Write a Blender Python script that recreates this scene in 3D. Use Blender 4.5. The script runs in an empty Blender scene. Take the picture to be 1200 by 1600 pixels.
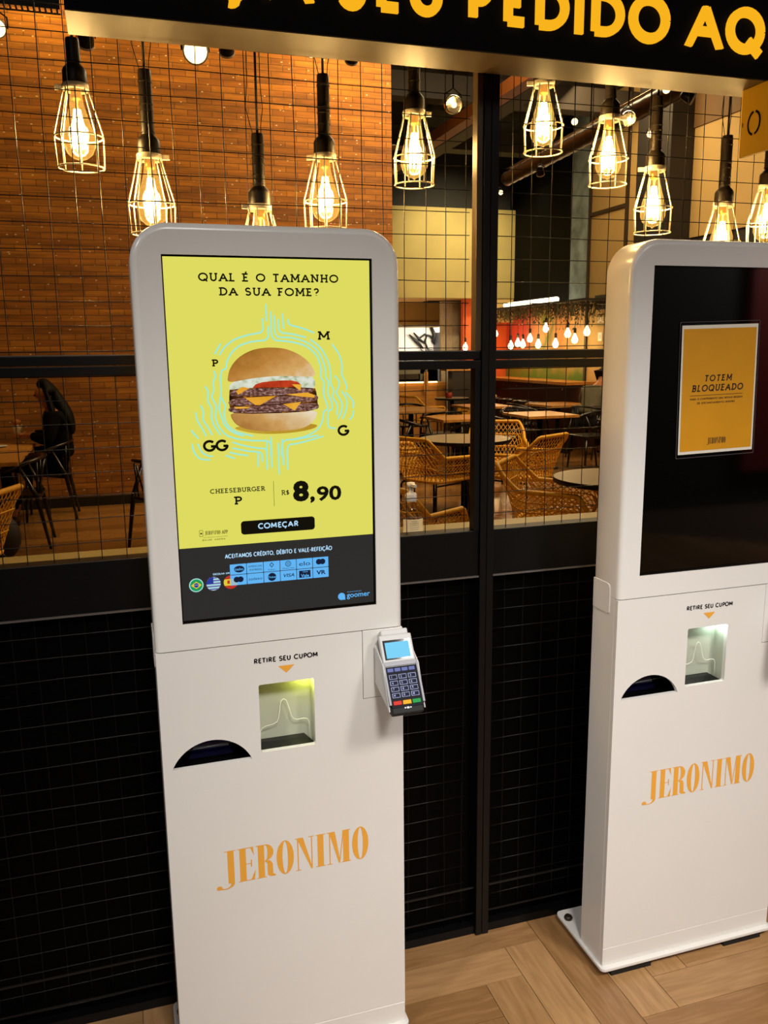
import bpy, bmesh, math, random
from mathutils import Vector, Matrix
from mathutils.geometry import tessellate_polygon
random.seed(7)
PI = math.pi
SC = bpy.context.scene
COL = SC.collection

# ------------------------------------------------------------------ camera
cam_d = bpy.data.cameras.new('camera')
cam = bpy.data.objects.new('camera', cam_d)
COL.objects.link(cam)
cam_d.sensor_fit = 'VERTICAL'
cam_d.sensor_height = 24.0
cam_d.lens = 1311.4 / 1600 * 24.0
cam_d.clip_start = 0.05
yaw, pitch, roll = 0.3034, 0.1913, -0.0112
_f = Vector((math.sin(yaw), math.cos(yaw), 0)); _r = Vector((math.cos(yaw), -math.sin(yaw), 0)); _u = Vector((0, 0, 1))
_w = _f * math.cos(pitch) - _u * math.sin(pitch); _u2 = _u * math.cos(pitch) + _f * math.sin(pitch)
_r3 = _r * math.cos(roll) + _u2 * math.sin(roll); _u3 = _u2 * math.cos(roll) - _r * math.sin(roll)
M = Matrix((( _r3.x, _u3.x, -_w.x, 0.0), (_r3.y, _u3.y, -_w.y, -1.9067), (_r3.z, _u3.z, -_w.z, 1.6059), (0, 0, 0, 1)))
cam.matrix_world = M
SC.camera = cam

# ------------------------------------------------------------------ view, world, lights
SC.view_settings.view_transform = 'Standard'
SC.view_settings.look = 'None'
SC.view_settings.gamma = 1.0
SC.view_settings.use_curve_mapping = False
SC.view_settings.exposure = 0.0
world = bpy.data.worlds.new('world'); SC.world = world
world.use_nodes = True
world.node_tree.nodes['Background'].inputs[0].default_value = (0.9, 0.85, 0.8, 1)
world.node_tree.nodes['Background'].inputs[1].default_value = 0.012

def light(kind, loc, energy, color, size=0.1, target=None, size_y=None, spot=None, blend=0.6):
    d = bpy.data.lights.new(kind.lower() + '_light', kind)
    d.energy = energy; d.color = color
    if kind == 'AREA':
        d.size = size
        if size_y:
            d.shape = 'RECTANGLE'; d.size_y = size_y
    else:
        d.shadow_soft_size = size
    if kind == 'SPOT':
        d.spot_size = spot; d.spot_blend = blend
    o = bpy.data.objects.new(d.name, d); COL.objects.link(o)
    o.location = loc
    if target is not None:
        o.rotation_euler = (Vector(target) - Vector(loc)).to_track_quat('-Z', 'Y').to_euler()
    return o

# the mall side: added wide overhead fill and downlights in the mall ceiling
MALL = (1.0, 0.965, 0.93)
light('AREA', (1.2, -2.7, 3.46), 24, MALL, 6.0, (1.2, -2.7, 0), 1.6)
light('AREA', (7.4, -4.2, 3.4), 200, MALL, 1.5, (7.4, -5.6, 1.2), 0.6)  # added to light the red wall so the dark screen mirrors it
light('SPOT', (0.3, -2.9, 3.3), 335, MALL, 0.3, (0.50, -0.3, 0.10), None, 0.95, 1.0)
light('SPOT', (1.9, -2.7, 3.3), 370, MALL, 0.3, (1.5, -0.3, 0.10), None, 0.95, 1.0)
light('SPOT', (-1.9, -1.9, 3.3), 200, MALL, 0.2, (1.0, -0.2, 0.5), None, 0.6, 1.0)
# restaurant: wall washers on the brick, lights on the far walls
WARM = (1.0, 0.65, 0.17)
for x_, e_ in ((-2.4, 50), (-0.45, 90), (0.95, 75), (2.45, 185)):
    light('SPOT', (x_, 6.75, 5.22), e_, WARM, 0.08, (x_, 7.45, 4.1), None, 2.1, 1.0)
light('AREA', (0.3, 4.0, 5.0), 20, WARM, 3.0, (0.3, 5.5, 0), 2.0)
light('AREA', (4.6, 5.5, 5.0), 420, (1.0, 0.78, 0.46), 3.0, (4.0, 6.2, 0), 4.0)
light('SPOT', (5.9, 11.2, 4.5), 430, (1.0, 0.86, 0.52), 0.1, (5.95, 13.0, 3.25), None, 1.6, 1.0)
light('SPOT', (7.0, 11.4, 4.5), 90, (1.0, 0.86, 0.54), 0.1, (6.95, 13.0, 3.2), None, 1.5, 1.0)
light('SPOT', (4.3, 11.2, 4.7), 100, (1.0, 0.86, 0.54), 0.1, (4.6, 13.0, 3.2), None, 1.5, 1.0)
light('AREA', (7.0, 16.2, 2.1), 90, (1.0, 0.92, 0.78), 1.6, (6.9, 17, 1.2), 0.8)
light('AREA', (5.2, 13.9, 1.55), 14, (1.0, 0.76, 0.42), 1.6, (5.8, 14.1, 2.6), 0.5)  # upward light added to brighten the bulkhead underside, no fixture there
light('AREA', (6.0, 8.2, 4.8), 60, (1.0, 0.74, 0.40), 1.2, (7.3, 8.5, 3.4), 1.2)

# ------------------------------------------------------------------ materials
def lin(h):
    h = h.lstrip('#')
    o = []
    for i in (0, 2, 4):
        c = int(h[i:i + 2], 16) / 255
        o.append(c / 12.92 if c <= 0.04045 else ((c + 0.055) / 1.055) ** 2.4)
    return (o[0], o[1], o[2], 1.0)

def mat(name, c, rough=0.5, metal=0.0, spec=0.5, emit=None, es=0.0, var=0.0, vscale=30.0, bump=0.0, bscale=200.0, coat=0.0, stretch=None):
    m = bpy.data.materials.new(name); m.use_nodes = True
    nt = m.node_tree; b = nt.nodes['Principled BSDF']
    c = lin(c) if isinstance(c, str) else c
    b.inputs['Base Color'].default_value = c
    b.inputs['Roughness'].default_value = rough
    b.inputs['Metallic'].default_value = metal
    b.inputs['Specular IOR Level'].default_value = spec
    b.inputs['Coat Weight'].default_value = coat
    if emit is not None:
        b.inputs['Emission Color'].default_value = lin(emit) if isinstance(emit, str) else emit
        b.inputs['Emission Strength'].default_value = es
    if var or bump:
        tc = nt.nodes.new('ShaderNodeTexCoord'); mp = nt.nodes.new('ShaderNodeMapping')
        if stretch: mp.inputs['Scale'].default_value = stretch
        nt.links.new(tc.outputs['Object'], mp.inputs[0])
    if var:
        n = nt.nodes.new('ShaderNodeTexNoise'); n.inputs['Scale'].default_value = vscale; n.inputs['Detail'].default_value = 6
        nt.links.new(mp.outputs[0], n.inputs['Vector'])
        r = nt.nodes.new('ShaderNodeValToRGB')
        r.color_ramp.elements[0].position = 0.3; r.color_ramp.elements[1].position = 0.7
        r.color_ramp.elements[0].color = tuple(x * (1 - var) for x in c[:3]) + (1,)
        r.color_ramp.elements[1].color = tuple(min(1, x * (1 + var)) for x in c[:3]) + (1,)
        nt.links.new(n.outputs['Fac'], r.inputs[0]); nt.links.new(r.outputs[0], b.inputs['Base Color'])
    if bump:
        n2 = nt.nodes.new('ShaderNodeTexNoise'); n2.inputs['Scale'].default_value = bscale
        nt.links.new(mp.outputs[0], n2.inputs['Vector'])
        bp = nt.nodes.new('ShaderNodeBump'); bp.inputs['Strength'].default_value = bump; bp.inputs['Distance'].default_value = 0.002
        nt.links.new(n2.outputs['Fac'], bp.inputs['Height']); nt.links.new(bp.outputs[0], b.inputs['Normal'])
    return m

def glass_mat(name, tint=(1, 1, 1, 1), rough=0.0, ior=1.45, glow=0.0):
    """thin glass: lets light straight through, mirrors by fresnel"""
    m = bpy.data.materials.new(name); m.use_nodes = True
    nt = m.node_tree; nt.nodes.clear()
    out = nt.nodes.new('ShaderNodeOutputMaterial'); mix = nt.nodes.new('ShaderNodeMixShader')
    tr = nt.nodes.new('ShaderNodeBsdfTransparent'); gl = nt.nodes.new('ShaderNodeBsdfGlossy'); fr = nt.nodes.new('ShaderNodeFresnel')
    tr.inputs[0].default_value = tint; gl.inputs['Roughness'].default_value = rough; fr.inputs[0].default_value = ior
    ge = nt.nodes.new('ShaderNodeNewGeometry'); sb_ = nt.nodes.new('ShaderNodeMath'); sb_.operation = 'SUBTRACT'; sb_.inputs[0].default_value = 1.0
    mu_ = nt.nodes.new('ShaderNodeMath'); mu_.operation = 'MULTIPLY'
    nt.links.new(ge.outputs['Backfacing'], sb_.inputs[1]); nt.links.new(fr.outputs[0], mu_.inputs[0]); nt.links.new(sb_.outputs[0], mu_.inputs[1])
    nt.links.new(mu_.outputs[0], mix.inputs[0]); nt.links.new(tr.outputs[0], mix.inputs[1]); nt.links.new(gl.outputs[0], mix.inputs[2])
    if glow:          # a lit lamp's glass gives off some light itself
        em = nt.nodes.new('ShaderNodeEmission'); em.inputs[0].default_value = (1.0, 0.58, 0.13, 1); em.inputs[1].default_value = glow
        ad = nt.nodes.new('ShaderNodeAddShader')
        nt.links.new(mix.outputs[0], ad.inputs[0]); nt.links.new(em.outputs[0], ad.inputs[1]); nt.links.new(ad.outputs[0], out.inputs[0])
    else:
        nt.links.new(mix.outputs[0], out.inputs[0])
    return m

def emit_mat(name, c, s=1.0):
    m = bpy.data.materials.new(name); m.use_nodes = True
    nt = m.node_tree; nt.nodes.clear()
    out = nt.nodes.new('ShaderNodeOutputMaterial'); e = nt.nodes.new('ShaderNodeEmission')
    e.inputs[0].default_value = lin(c) if isinstance(c, str) else c; e.inputs[1].default_value = s
    nt.links.new(e.outputs[0], out.inputs[0])
    return m

def screen_picture(name, stops, scale, es=1.0, stretch=(1, 1, 1), grad=None, mix=1.0):
    """a mottled bit of the picture shown on a lit display"""
    m = bpy.data.materials.new(name); m.use_nodes = True
    nt = m.node_tree; nt.nodes.clear()
    out = nt.nodes.new('ShaderNodeOutputMaterial'); e = nt.nodes.new('ShaderNodeEmission')
    tc = nt.nodes.new('ShaderNodeTexCoord'); mp = nt.nodes.new('ShaderNodeMapping'); mp.inputs['Scale'].default_value = stretch
    n = nt.nodes.new('ShaderNodeTexNoise'); n.inputs['Scale'].default_value = scale; n.inputs['Detail'].default_value = 5
    r = nt.nodes.new('ShaderNodeValToRGB')
    while len(r.color_ramp.elements) < len(stops): r.color_ramp.elements.new(0.5)
    for el, (p, c) in zip(r.color_ramp.elements, stops):
        el.position = p; el.color = lin(c)
    nt.links.new(tc.outputs['Object'], mp.inputs[0]); nt.links.new(mp.outputs[0], n.inputs['Vector'])
    if grad:      # the photographed thing's own shading, as shown on the display
        sp = nt.nodes.new('ShaderNodeSeparateXYZ'); nt.links.new(tc.outputs['Object'], sp.inputs[0])
        a = nt.nodes.new('ShaderNodeMath'); a.operation = 'MULTIPLY_ADD'; a.inputs[1].default_value = grad[0]; a.inputs[2].default_value = grad[2]
        b = nt.nodes.new('ShaderNodeMath'); b.operation = 'MULTIPLY_ADD'; b.inputs[1].default_value = grad[1]
        c = nt.nodes.new('ShaderNodeMath'); c.operation = 'MULTIPLY_ADD'; c.inputs[1].default_value = mix
        nt.links.new(sp.outputs[0], a.inputs[0]); nt.links.new(sp.outputs[2], b.inputs[0]); nt.links.new(a.outputs[0], b.inputs[2])
        nt.links.new(n.outputs['Fac'], c.inputs[0]); nt.links.new(b.outputs[0], c.inputs[2]); nt.links.new(c.outputs[0], r.inputs[0])
    else:
        nt.links.new(n.outputs['Fac'], r.inputs[0])
    nt.links.new(r.outputs[0], e.inputs[0]); e.inputs[1].default_value = es
    nt.links.new(e.outputs[0], out.inputs[0])
    return m

def brick_mat():
    m = bpy.data.materials.new('thin brick'); m.use_nodes = True
    nt = m.node_tree; b = nt.nodes['Principled BSDF']
    tc = nt.nodes.new('ShaderNodeTexCoord'); sx = nt.nodes.new('ShaderNodeSeparateXYZ'); cx = nt.nodes.new('ShaderNodeCombineXYZ')
    nt.links.new(tc.outputs['Object'], sx.inputs[0])
    nt.links.new(sx.outputs[0], cx.inputs[0]); nt.links.new(sx.outputs[2], cx.inputs[1])
    br = nt.nodes.new('ShaderNodeTexBrick')
    br.inputs['Scale'].default_value = 1.0; br.inputs['Brick Width'].default_value = 0.25; br.inputs['Row Height'].default_value = 0.062
    br.inputs['Mortar Size'].default_value = 0.004; br.inputs['Color1'].default_value = lin('#b07020'); br.inputs['Color2'].default_value = lin('#945818')
    br.inputs['Mortar'].default_value = lin('#6e4316')
    nt.links.new(cx.outputs[0], br.inputs['Vector'])
    ns = nt.nodes.new('ShaderNodeTexNoise'); ns.inputs['Scale'].default_value = 1.7; ns.inputs['Detail'].default_value = 9; ns.inputs['Roughness'].default_value = 0.7
    mp = nt.nodes.new('ShaderNodeMapping'); mp.inputs['Scale'].default_value = (0.8, 1, 9)
    nt.links.new(tc.outputs['Object'], mp.inputs[0]); nt.links.new(mp.outputs[0], ns.inputs['Vector'])
    rp = nt.nodes.new('ShaderNodeValToRGB'); rp.color_ramp.elements[0].position = 0.32; rp.color_ramp.elements[1].position = 0.68
    rp.color_ramp.elements[0].color = (0.45, 0.42, 0.38, 1); rp.color_ramp.elements[1].color = (1.25, 1.22, 1.15, 1)
    nt.links.new(ns.outputs['Fac'], rp.inputs[0])
    mx = nt.nodes.new('ShaderNodeMix'); mx.data_type = 'RGBA'; mx.blend_type = 'MULTIPLY'; mx.inputs[0].default_value = 1.0
    nt.links.new(br.outputs['Color'], mx.inputs[6]); nt.links.new(rp.outputs[0], mx.inputs[7])
    # pale flecks in the clay
    vo = nt.nodes.new('ShaderNodeTexVoronoi'); vo.inputs['Scale'].default_value = 9.0
    mp2 = nt.nodes.new('ShaderNodeMapping'); mp2.inputs['Scale'].default_value = (1.0, 1, 2.2)
    nt.links.new(tc.outputs['Object'], mp2.inputs[0]); nt.links.new(mp2.outputs[0], vo.inputs['Vector'])
    lt = nt.nodes.new('ShaderNodeMath'); lt.operation = 'LESS_THAN'; lt.inputs[1].default_value = 0.10
    nt.links.new(vo.outputs['Distance'], lt.inputs[0])
    mx2 = nt.nodes.new('ShaderNodeMix'); mx2.data_type = 'RGBA'
    mx2.inputs[7].default_value = lin('#e8d8c0')
    mu = nt.nodes.new('ShaderNodeMath'); mu.operation = 'MULTIPLY'; mu.inputs[1].default_value = 0.7
    nt.links.new(lt.outputs[0], mu.inputs[0])
    nt.links.new(mu.outputs[0], mx2.inputs[0]); nt.links.new(mx.outputs[2], mx2.inputs[6])
    nt.links.new(mx2.outputs[2], b.inputs['Base Color'])
    bp = nt.nodes.new('ShaderNodeBump'); bp.inputs['Strength'].default_value = 0.5; bp.inputs['Distance'].default_value = 0.01
    nt.links.new(br.outputs['Fac'], bp.inputs['Height']); bp.invert = True
    nt.links.new(bp.outputs[0], b.inputs['Normal'])
    b.inputs['Roughness'].default_value = 0.75
    return m

def plank_mat(name, c1, c2, grain, rough):
    """wood-look plank: every plank its own tone, grain along its length"""
    m = bpy.data.materials.new(name); m.use_nodes = True
    nt = m.node_tree; b = nt.nodes['Principled BSDF']
    tc = nt.nodes.new('ShaderNodeTexCoord'); mp = nt.nodes.new('ShaderNodeMapping'); mp.inputs['Scale'].default_value = grain
    n = nt.nodes.new('ShaderNodeTexNoise'); n.inputs['Scale'].default_value = 6; n.inputs['Detail'].default_value = 8; n.inputs['Distortion'].default_value = 0.6
    nt.links.new(tc.outputs['Object'], mp.inputs[0]); nt.links.new(mp.outputs[0], n.inputs['Vector'])
    g = nt.nodes.new('ShaderNodeNewGeometry')
    ad = nt.nodes.new('ShaderNodeMath'); ad.operation = 'MULTIPLY_ADD'; ad.inputs[1].default_value = 0.55; ad.inputs[2].default_value = -0.28
    nt.links.new(g.outputs['Random Per Island'], ad.inputs[0])
    ad2 = nt.nodes.new('ShaderNodeMath'); ad2.operation = 'ADD'
    nt.links.new(ad.outputs[0], ad2.inputs[0]); nt.links.new(n.outputs['Fac'], ad2.inputs[1])
    r = nt.nodes.new('ShaderNodeValToRGB'); r.color_ramp.elements[0].position = 0.2; r.color_ramp.elements[1].position = 0.85
    r.color_ramp.elements[0].color = lin(c1); r.color_ramp.elements[1].color = lin(c2)
    nt.links.new(ad2.outputs[0], r.inputs[0]); nt.links.new(r.outputs[0], b.inputs['Base Color'])
    b.inputs['Roughness'].default_value = rough
    return m

def mural_mat():
    m = bpy.data.materials.new('painted mural'); m.use_nodes = True
    nt = m.node_tree; b = nt.nodes['Principled BSDF']
    tc = nt.nodes.new('ShaderNodeTexCoord'); sp = nt.nodes.new('ShaderNodeSeparateXYZ')
    nt.links.new(tc.outputs['Object'], sp.inputs[0])
    n = nt.nodes.new('ShaderNodeTexNoise'); n.inputs['Scale'].default_value = 1.6; n.inputs['Detail'].default_value = 6
    nt.links.new(tc.outputs['Object'], n.inputs['Vector'])
    a = nt.nodes.new('ShaderNodeMath'); a.operation = 'MULTIPLY_ADD'; a.inputs[1].default_value = -0.36; a.inputs[2].default_value = 4.80
    nt.links.new(sp.outputs[1], a.inputs[0])
    ad = nt.nodes.new('ShaderNodeMath'); ad.operation = 'ADD'
    sb = nt.nodes.new('ShaderNodeMath'); sb.operation = 'MULTIPLY_ADD'; sb.inputs[1].default_value = 0.6; sb.inputs[2].default_value = -0.30
    nt.links.new(n.outputs['Fac'], sb.inputs[0]); nt.links.new(a.outputs[0], ad.inputs[0]); nt.links.new(sb.outputs[0], ad.inputs[1])
    r = nt.nodes.new('ShaderNodeValToRGB')
    st = [(0.0, '#a82c18'), (0.26, '#b83a24'), (0.36, '#cc6c40'), (0.50, '#cf8f58'), (0.58, '#6e7c1e'), (0.66, '#cf9450'), (0.84, '#c07a3c'), (1.0, '#d8ac6c')]
    while len(r.color_ramp.elements) < len(st): r.color_ramp.elements.new(0.5)
    for el, (p, c) in zip(r.color_ramp.elements, st): el.position = p; el.color = lin(c)
    nt.links.new(ad.outputs[0], r.inputs[0])
    # green foliage painted low, streaky
    n2 = nt.nodes.new('ShaderNodeTexNoise'); n2.inputs['Scale'].default_value = 2.6; n2.inputs['Detail'].default_value = 4
    nt.links.new(tc.outputs['Object'], n2.inputs['Vector'])
    z = nt.nodes.new('ShaderNodeMath'); z.operation = 'MULTIPLY_ADD'; z.inputs[1].default_value = -2.6; z.inputs[2].default_value = 4.7
    nt.links.new(sp.outputs[2], z.inputs[0])
    ml = nt.nodes.new('ShaderNodeMath'); ml.operation = 'MULTIPLY'; ml.use_clamp = True
    nt.links.new(z.outputs[0], ml.inputs[0]); nt.links.new(n2.outputs['Fac'], ml.inputs[1])
    mx = nt.nodes.new('ShaderNodeMix'); mx.data_type = 'RGBA'; mx.inputs[7].default_value = lin('#58781a')
    nt.links.new(ml.outputs[0], mx.inputs[0]); nt.links.new(r.outputs[0], mx.inputs[6]); nt.links.new(mx.outputs[2], b.inputs['Base Color'])
    b.inputs['Roughness'].default_value = 0.7
    return m

WHITE = mat('white lacquered steel', '#dedad3', 0.22, spec=0.45, var=0.012, vscale=6)
WHITE_PLASTIC = mat('white plastic', '#c2c0bd', 0.4, spec=0.3)
BLACK_GLOSS = mat('black glass', '#050505', 0.06, spec=0.5)
BLACK = mat('black painted steel', '#050404', 0.45, spec=0.25, var=0.2, vscale=40)
BLACK_PANEL = mat('black cladding', '#010101', 0.5, spec=0.06)
DARK_FRAME = mat('dark bronze frame', '#0b0806', 0.42, spec=0.3, var=0.15, vscale=20)
BLACK_RUBBER = mat('black rubber', '#0a0a0a', 0.7, bump=0.3)
DARK_WOOD = mat('black stained wood', '#120c08', 0.25, spec=0.5, var=0.3, vscale=30)
WIRE = mat('dark wire', '#150e0a', 0.35, metal=0.3, spec=0.5)
CAGE = mat('cream enamelled wire', '#efe6cf', 0.3, spec=0.5)
SOCKET = mat('black rubber socket', '#241c13', 0.42, bump=0.2)
AMBER = glass_mat('amber bulb glass', (1.0, 0.93, 0.74, 1), 0.02, 1.4, glow=0.32)
PANE = glass_mat('window glass', (0.97, 0.96, 0.94, 1), 0.0, 1.10)
CLEAR = glass_mat('clear plastic', (0.97, 0.98, 0.97, 1), 0.05, 1.35)
FILAMENT = emit_mat('glowing filament', (1.0, 0.74, 0.30, 1), 34.0)
BULB_LIT = emit_mat('lit frosted bulb', (1.0, 0.72, 0.30, 1), 4.5)
CHROME = mat('chrome', '#d8d4cc', 0.08, metal=1.0)
RATTAN = mat('yellow woven cord', '#d69a1c', 0.55, var=0.2, vscale=60)
TABLE_WOOD = mat('honey wood top', '#b27a38', 0.35, var=0.25, vscale=18, stretch=(1, 6, 1))
TABLE_GREY = mat('grey laminate top', '#8a7a62', 0.38, var=0.06)
BRICK = brick_mat()
ORANGE_INK = mat('orange vinyl', '#e8a43c', 0.4)
BLACK_INK = mat('black vinyl', '#0c0b10', 0.4)
SHADE_DARK = mat('dark ceiling paint', '#1a1510', 0.8)
OLIVE = mat('olive plaster', '#9a8850', 0.8, var=0.10, vscale=1.6)
CREAM = mat('cream plaster', '#b8975a', 0.8, var=0.06, vscale=2)
TAN = mat('tan bulkhead', '#9a7236', 0.7, var=0.06, vscale=2)
KITCHEN_WHITE = mat('white kitchen wall', '#cfcac0', 0.6)
STEEL_GREY = mat('grey wood boards', '#8b7a62', 0.6, var=0.2, vscale=10, stretch=(8, 8, 1))

# ------------------------------------------------------------------ mesh helpers
class MB:
    def __init__(s):
        s.v = []; s.f = []; s.m = []; s.sm = []; s.mi = 0
    def add(s, vs, fs, smooth=False):
        k = len(s.v); s.v += [tuple(p) for p in vs]
        for f in fs:
            s.f.append([i + k for i in f]); s.m.append(s.mi); s.sm.append(smooth)
        return s
    def mat(s, i):
        s.mi = i; return s
    def box(s, x0, x1, y0, y1, z0, z1):
        vs = [(x, y, z) for z in (z0, z1) for y in (y0, y1) for x in (x0, x1)]
        return s.add(vs, [(0, 2, 3, 1), (4, 5, 7, 6), (0, 1, 5, 4), (2, 6, 7, 3), (0, 4, 6, 2), (1, 3, 7, 5)])
    def hexa(s, lo, hi):
        """lo, hi: two quads (4 points each), joined"""
        return s.add(list(lo) + list(hi), [(3, 2, 1, 0), (4, 5, 6, 7), (0, 1, 5, 4), (1, 2, 6, 5), (2, 3, 7, 6), (3, 0, 4, 7)])
    def tube(s, pts, r, n=8, closed=False, smooth=True, flat=1.0):
        P = [Vector(p) for p in pts]; k = len(P)
        rs = r if isinstance(r, (list, tuple)) else [r] * k
        vs = []; up = Vector((0, 0, 1)); prev = None
        for i in range(k):
            a = P[(i - 1) % k] if (closed or i > 0) else P[i]
            b = P[(i + 1) % k] if (closed or i < k - 1) else P[i]
            t = (b - a).normalized() if (b - a).length > 1e-9 else Vector((0, 0, 1))
            if prev is None:
                x = t.cross(up) if abs(t.dot(up)) < 0.95 else t.cross(Vector((1, 0, 0)))
            else:
                x = prev - t * prev.dot(t)
                if x.length < 1e-6: x = t.cross(up)
            x.normalize(); prev = x.copy(); y = t.cross(x)
            for j in range(n):
                an = 2 * PI * j / n
                vs.append(P[i] + x * (rs[i] * math.cos(an)) + y * (rs[i] * flat * math.sin(an)))
        fs = []
        for i in range(k if closed else k - 1):
            for j in range(n):
                a = i * n + j; b = i * n + (j + 1) % n; c = ((i + 1) % k) * n + (j + 1) % n; d = ((i + 1) % k) * n + j
                fs.append((a, b, c, d))
        if not closed:
            fs.append(tuple(range(n))[::-1]); fs.append(tuple((k - 1) * n + j for j in range(n)))
        return s.add(vs, fs, smooth)
    def lathe(s, prof, c=(0, 0, 0), n=24, smooth=True, axis='z', cap=True):
        vs = []
        for (r, h) in prof:
            for j in range(n):
                a = 2 * PI * j / n; p = (r * math.cos(a), r * math.sin(a), h)
                if axis == 'y': p = (p[0], p[2], p[1])
                elif axis == 'x': p = (p[2], p[0], p[1])
                vs.append((p[0] + c[0], p[1] + c[1], p[2] + c[2]))
        fs = []
        for i in range(len(prof) - 1):
            for j in range(n):
                fs.append((i * n + j, i * n + (j + 1) % n, (i + 1) * n + (j + 1) % n, (i + 1) * n + j))
        if cap:
            fs.append(tuple(range(n))[::-1]); fs.append(tuple((len(prof) - 1) * n + j for j in range(n)))
        return s.add(vs, fs, smooth)
    def ball(s, c, rx, ry=None, rz=None, n=14, m=9):
        ry = ry or rx; rz = rz or rx
        prof = []
        vs = []
        for i in range(m + 1):
            t = PI * i / m; sr = max(math.sin(t), 1e-3)
            for j in range(n):
                a = 2 * PI * j / n
                vs.append((c[0] + rx * sr * math.cos(a), c[1] + ry * sr * math.sin(a), c[2] + rz * math.cos(t)))
        fs = [(i * n + j, i * n + (j + 1) % n, (i + 1) * n + (j + 1) % n, (i + 1) * n + j) for i in range(m) for j in range(n)]
        return s.add(vs, fs, True)
    def plate(s, outer, holes, y0, y1):
        """a flat plate in the XZ plane (front at y0, back at y1) with holes; outlines are lists of (x, z)"""
        loops = [outer] + list(holes)
        tri = tessellate_polygon([[Vector((p[0], p[1], 0)) for p in l] for l in loops])
        flat = [p for l in loops for p in l]; k = len(flat)
        vs = [(p[0], y0, p[1]) for p in flat] + [(p[0], y1, p[1]) for p in flat]
        fs = []
        for t in tri:
            a, b, c = [Vector(flat[i]) for i in t]
            if (b - a).cross(c - a) < 0: t = (t[0], t[2], t[1])
            fs.append(tuple(t)); fs.append(tuple(i + k for i in reversed(t)))
        o = 0
        for l in loops:
            m = len(l)
            for i in range(m):
                a = o + i; b = o + (i + 1) % m
                fs.append((a, a + k, b + k, b))
            o += m
        return s.add(vs, fs)
    def sheet(s, poly, y):
        tri = tessellate_polygon([[Vector((p[0], p[1], 0)) for p in poly]])
        fs = []
        for t in tri:
            a, b, c = [Vector(poly[i]) for i in t]
            if (b - a).cross(c - a) < 0: t = (t[0], t[2], t[1])
            fs.append(tuple(t))
        return s.add([(p[0], y, p[1]) for p in poly], fs)
    def build(s, name, mats, parent=None, fix=False, bevel=0.0, seg=2):
        me = bpy.data.meshes.new(name)
        me.from_pydata(s.v, [], s.f)
        for m in (mats if isinstance(mats, (list, tuple)) else [mats]): me.materials.append(m)
        for p, mi, sm in zip(me.polygons, s.m, s.sm):
            p.material_index = mi; p.use_smooth = sm
        if fix or bevel:
            bm = bmesh.new(); bm.from_mesh(me)
            if fix: bmesh.ops.recalc_face_normals(bm, faces=bm.faces)
            bm.to_mesh(me); bm.free()
        me.update()
        o = bpy.data.objects.new(name, me); COL.objects.link(o)
        if parent is not None: o.parent = parent
        if bevel:
            b = o.modifiers.new('bevel', 'BEVEL'); b.width = bevel; b.segments = seg; b.limit_method = 'ANGLE'; b.angle_limit = 0.6
        return o

def thing(name, label, cat, loc=(0, 0, 0), rz=0.0, group=None):
    o = bpy.data.objects.new(name, None); COL.objects.link(o)
    o.location = loc; o.rotation_euler = (0, 0, rz)
    o.empty_display_size = 0.1
    return tag(o, label, cat, group)

def tag(o, label, cat, group=None):
    o['label'] = label; o['category'] = cat
    if group: o['group'] = group
    return o

def structure(o):
    o['kind'] = 'structure'; return o

def dup(root, loc, rz, label, group=None, name=None):
    r = root.copy(); COL.objects.link(r); r.location = loc; r.rotation_euler = (0, 0, rz)
    r['label'] = label
    if group: r['group'] = group
    for ch in list(root.children):
        c = ch.copy(); COL.objects.link(c); c.parent = r
        for g in list(ch.children):
            d = g.copy(); COL.objects.link(d); d.parent = c
    return r

def rrect(x0, x1, z0, z1, r, n=6):
    """rounded rectangle, r = one radius or (bl, br, tr, tl)"""
    if not isinstance(r, (list, tuple)): r = (r,) * 4
    o = []
    for (cx, cz, rr, a0) in ((x0, z0, r[0], PI), (x1, z0, r[1], 1.5 * PI), (x1, z1, r[2], 0), (x0, z1, r[3], 0.5 * PI)):
        ccx = cx + (rr if cx == x0 else -rr); ccz = cz + (rr if cz == z0 else -rr)
        if rr <= 0: o.append((cx, cz)); continue
        for i in range(n + 1):
            a = a0 + 0.5 * PI * i / n
            o.append((ccx + rr * math.cos(a), ccz + rr * math.sin(a)))
    return o

def circ(cx, cz, r, n=24, rz=None):
    rz = rz or r
    return [(cx + r * math.cos(2 * PI * i / n), cz + rz * math.sin(2 * PI * i / n)) for i in range(n)]

# ------------------------------------------------------------------ lettering
_H = {}
def _font_mesh(s, bold, spacing, shear):
    c = bpy.data.curves.new('lettering', 'FONT'); c.body = s; c.size = 1.0
    c.offset = bold; c.space_character = spacing; c.shear = shear; c.resolution_u = 3
    o = bpy.data.objects.new('lettering', c); COL.objects.link(o)
    dg = bpy.context.evaluated_depsgraph_get()
    me = o.evaluated_get(dg).to_mesh()
    vs = [(v.co.x, v.co.y) for v in me.vertices]; fs = [tuple(p.vertices) for p in me.polygons]
    o.evaluated_get(dg).to_mesh_clear()
    bpy.data.objects.remove(o); bpy.data.curves.remove(c)
    return vs, fs

def sans(mb, s, x0, x1, zb, zt, y, bold=0.0, spacing=1.0, shear=0.0):
    """plain lettering in the XZ plane: baseline zb, capital height to zt, from x0 to x1"""
    if bold not in _H:
        hv, _ = _font_mesh('H', bold, 1, 0); _H[bold] = (min(p[1] for p in hv), max(p[1] for p in hv))
    b, t = _H[bold]
    vs, fs = _font_mesh(s, bold, spacing, shear)
    a = min(p[0] for p in vs); c = max(p[0] for p in vs)
    k = (zt - zb) / (t - b)
    mb.add([(x0 + (p[0] - a) / (c - a) * (x1 - x0), y, zb + (p[1] - b) * k) for p in vs], fs)

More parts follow.
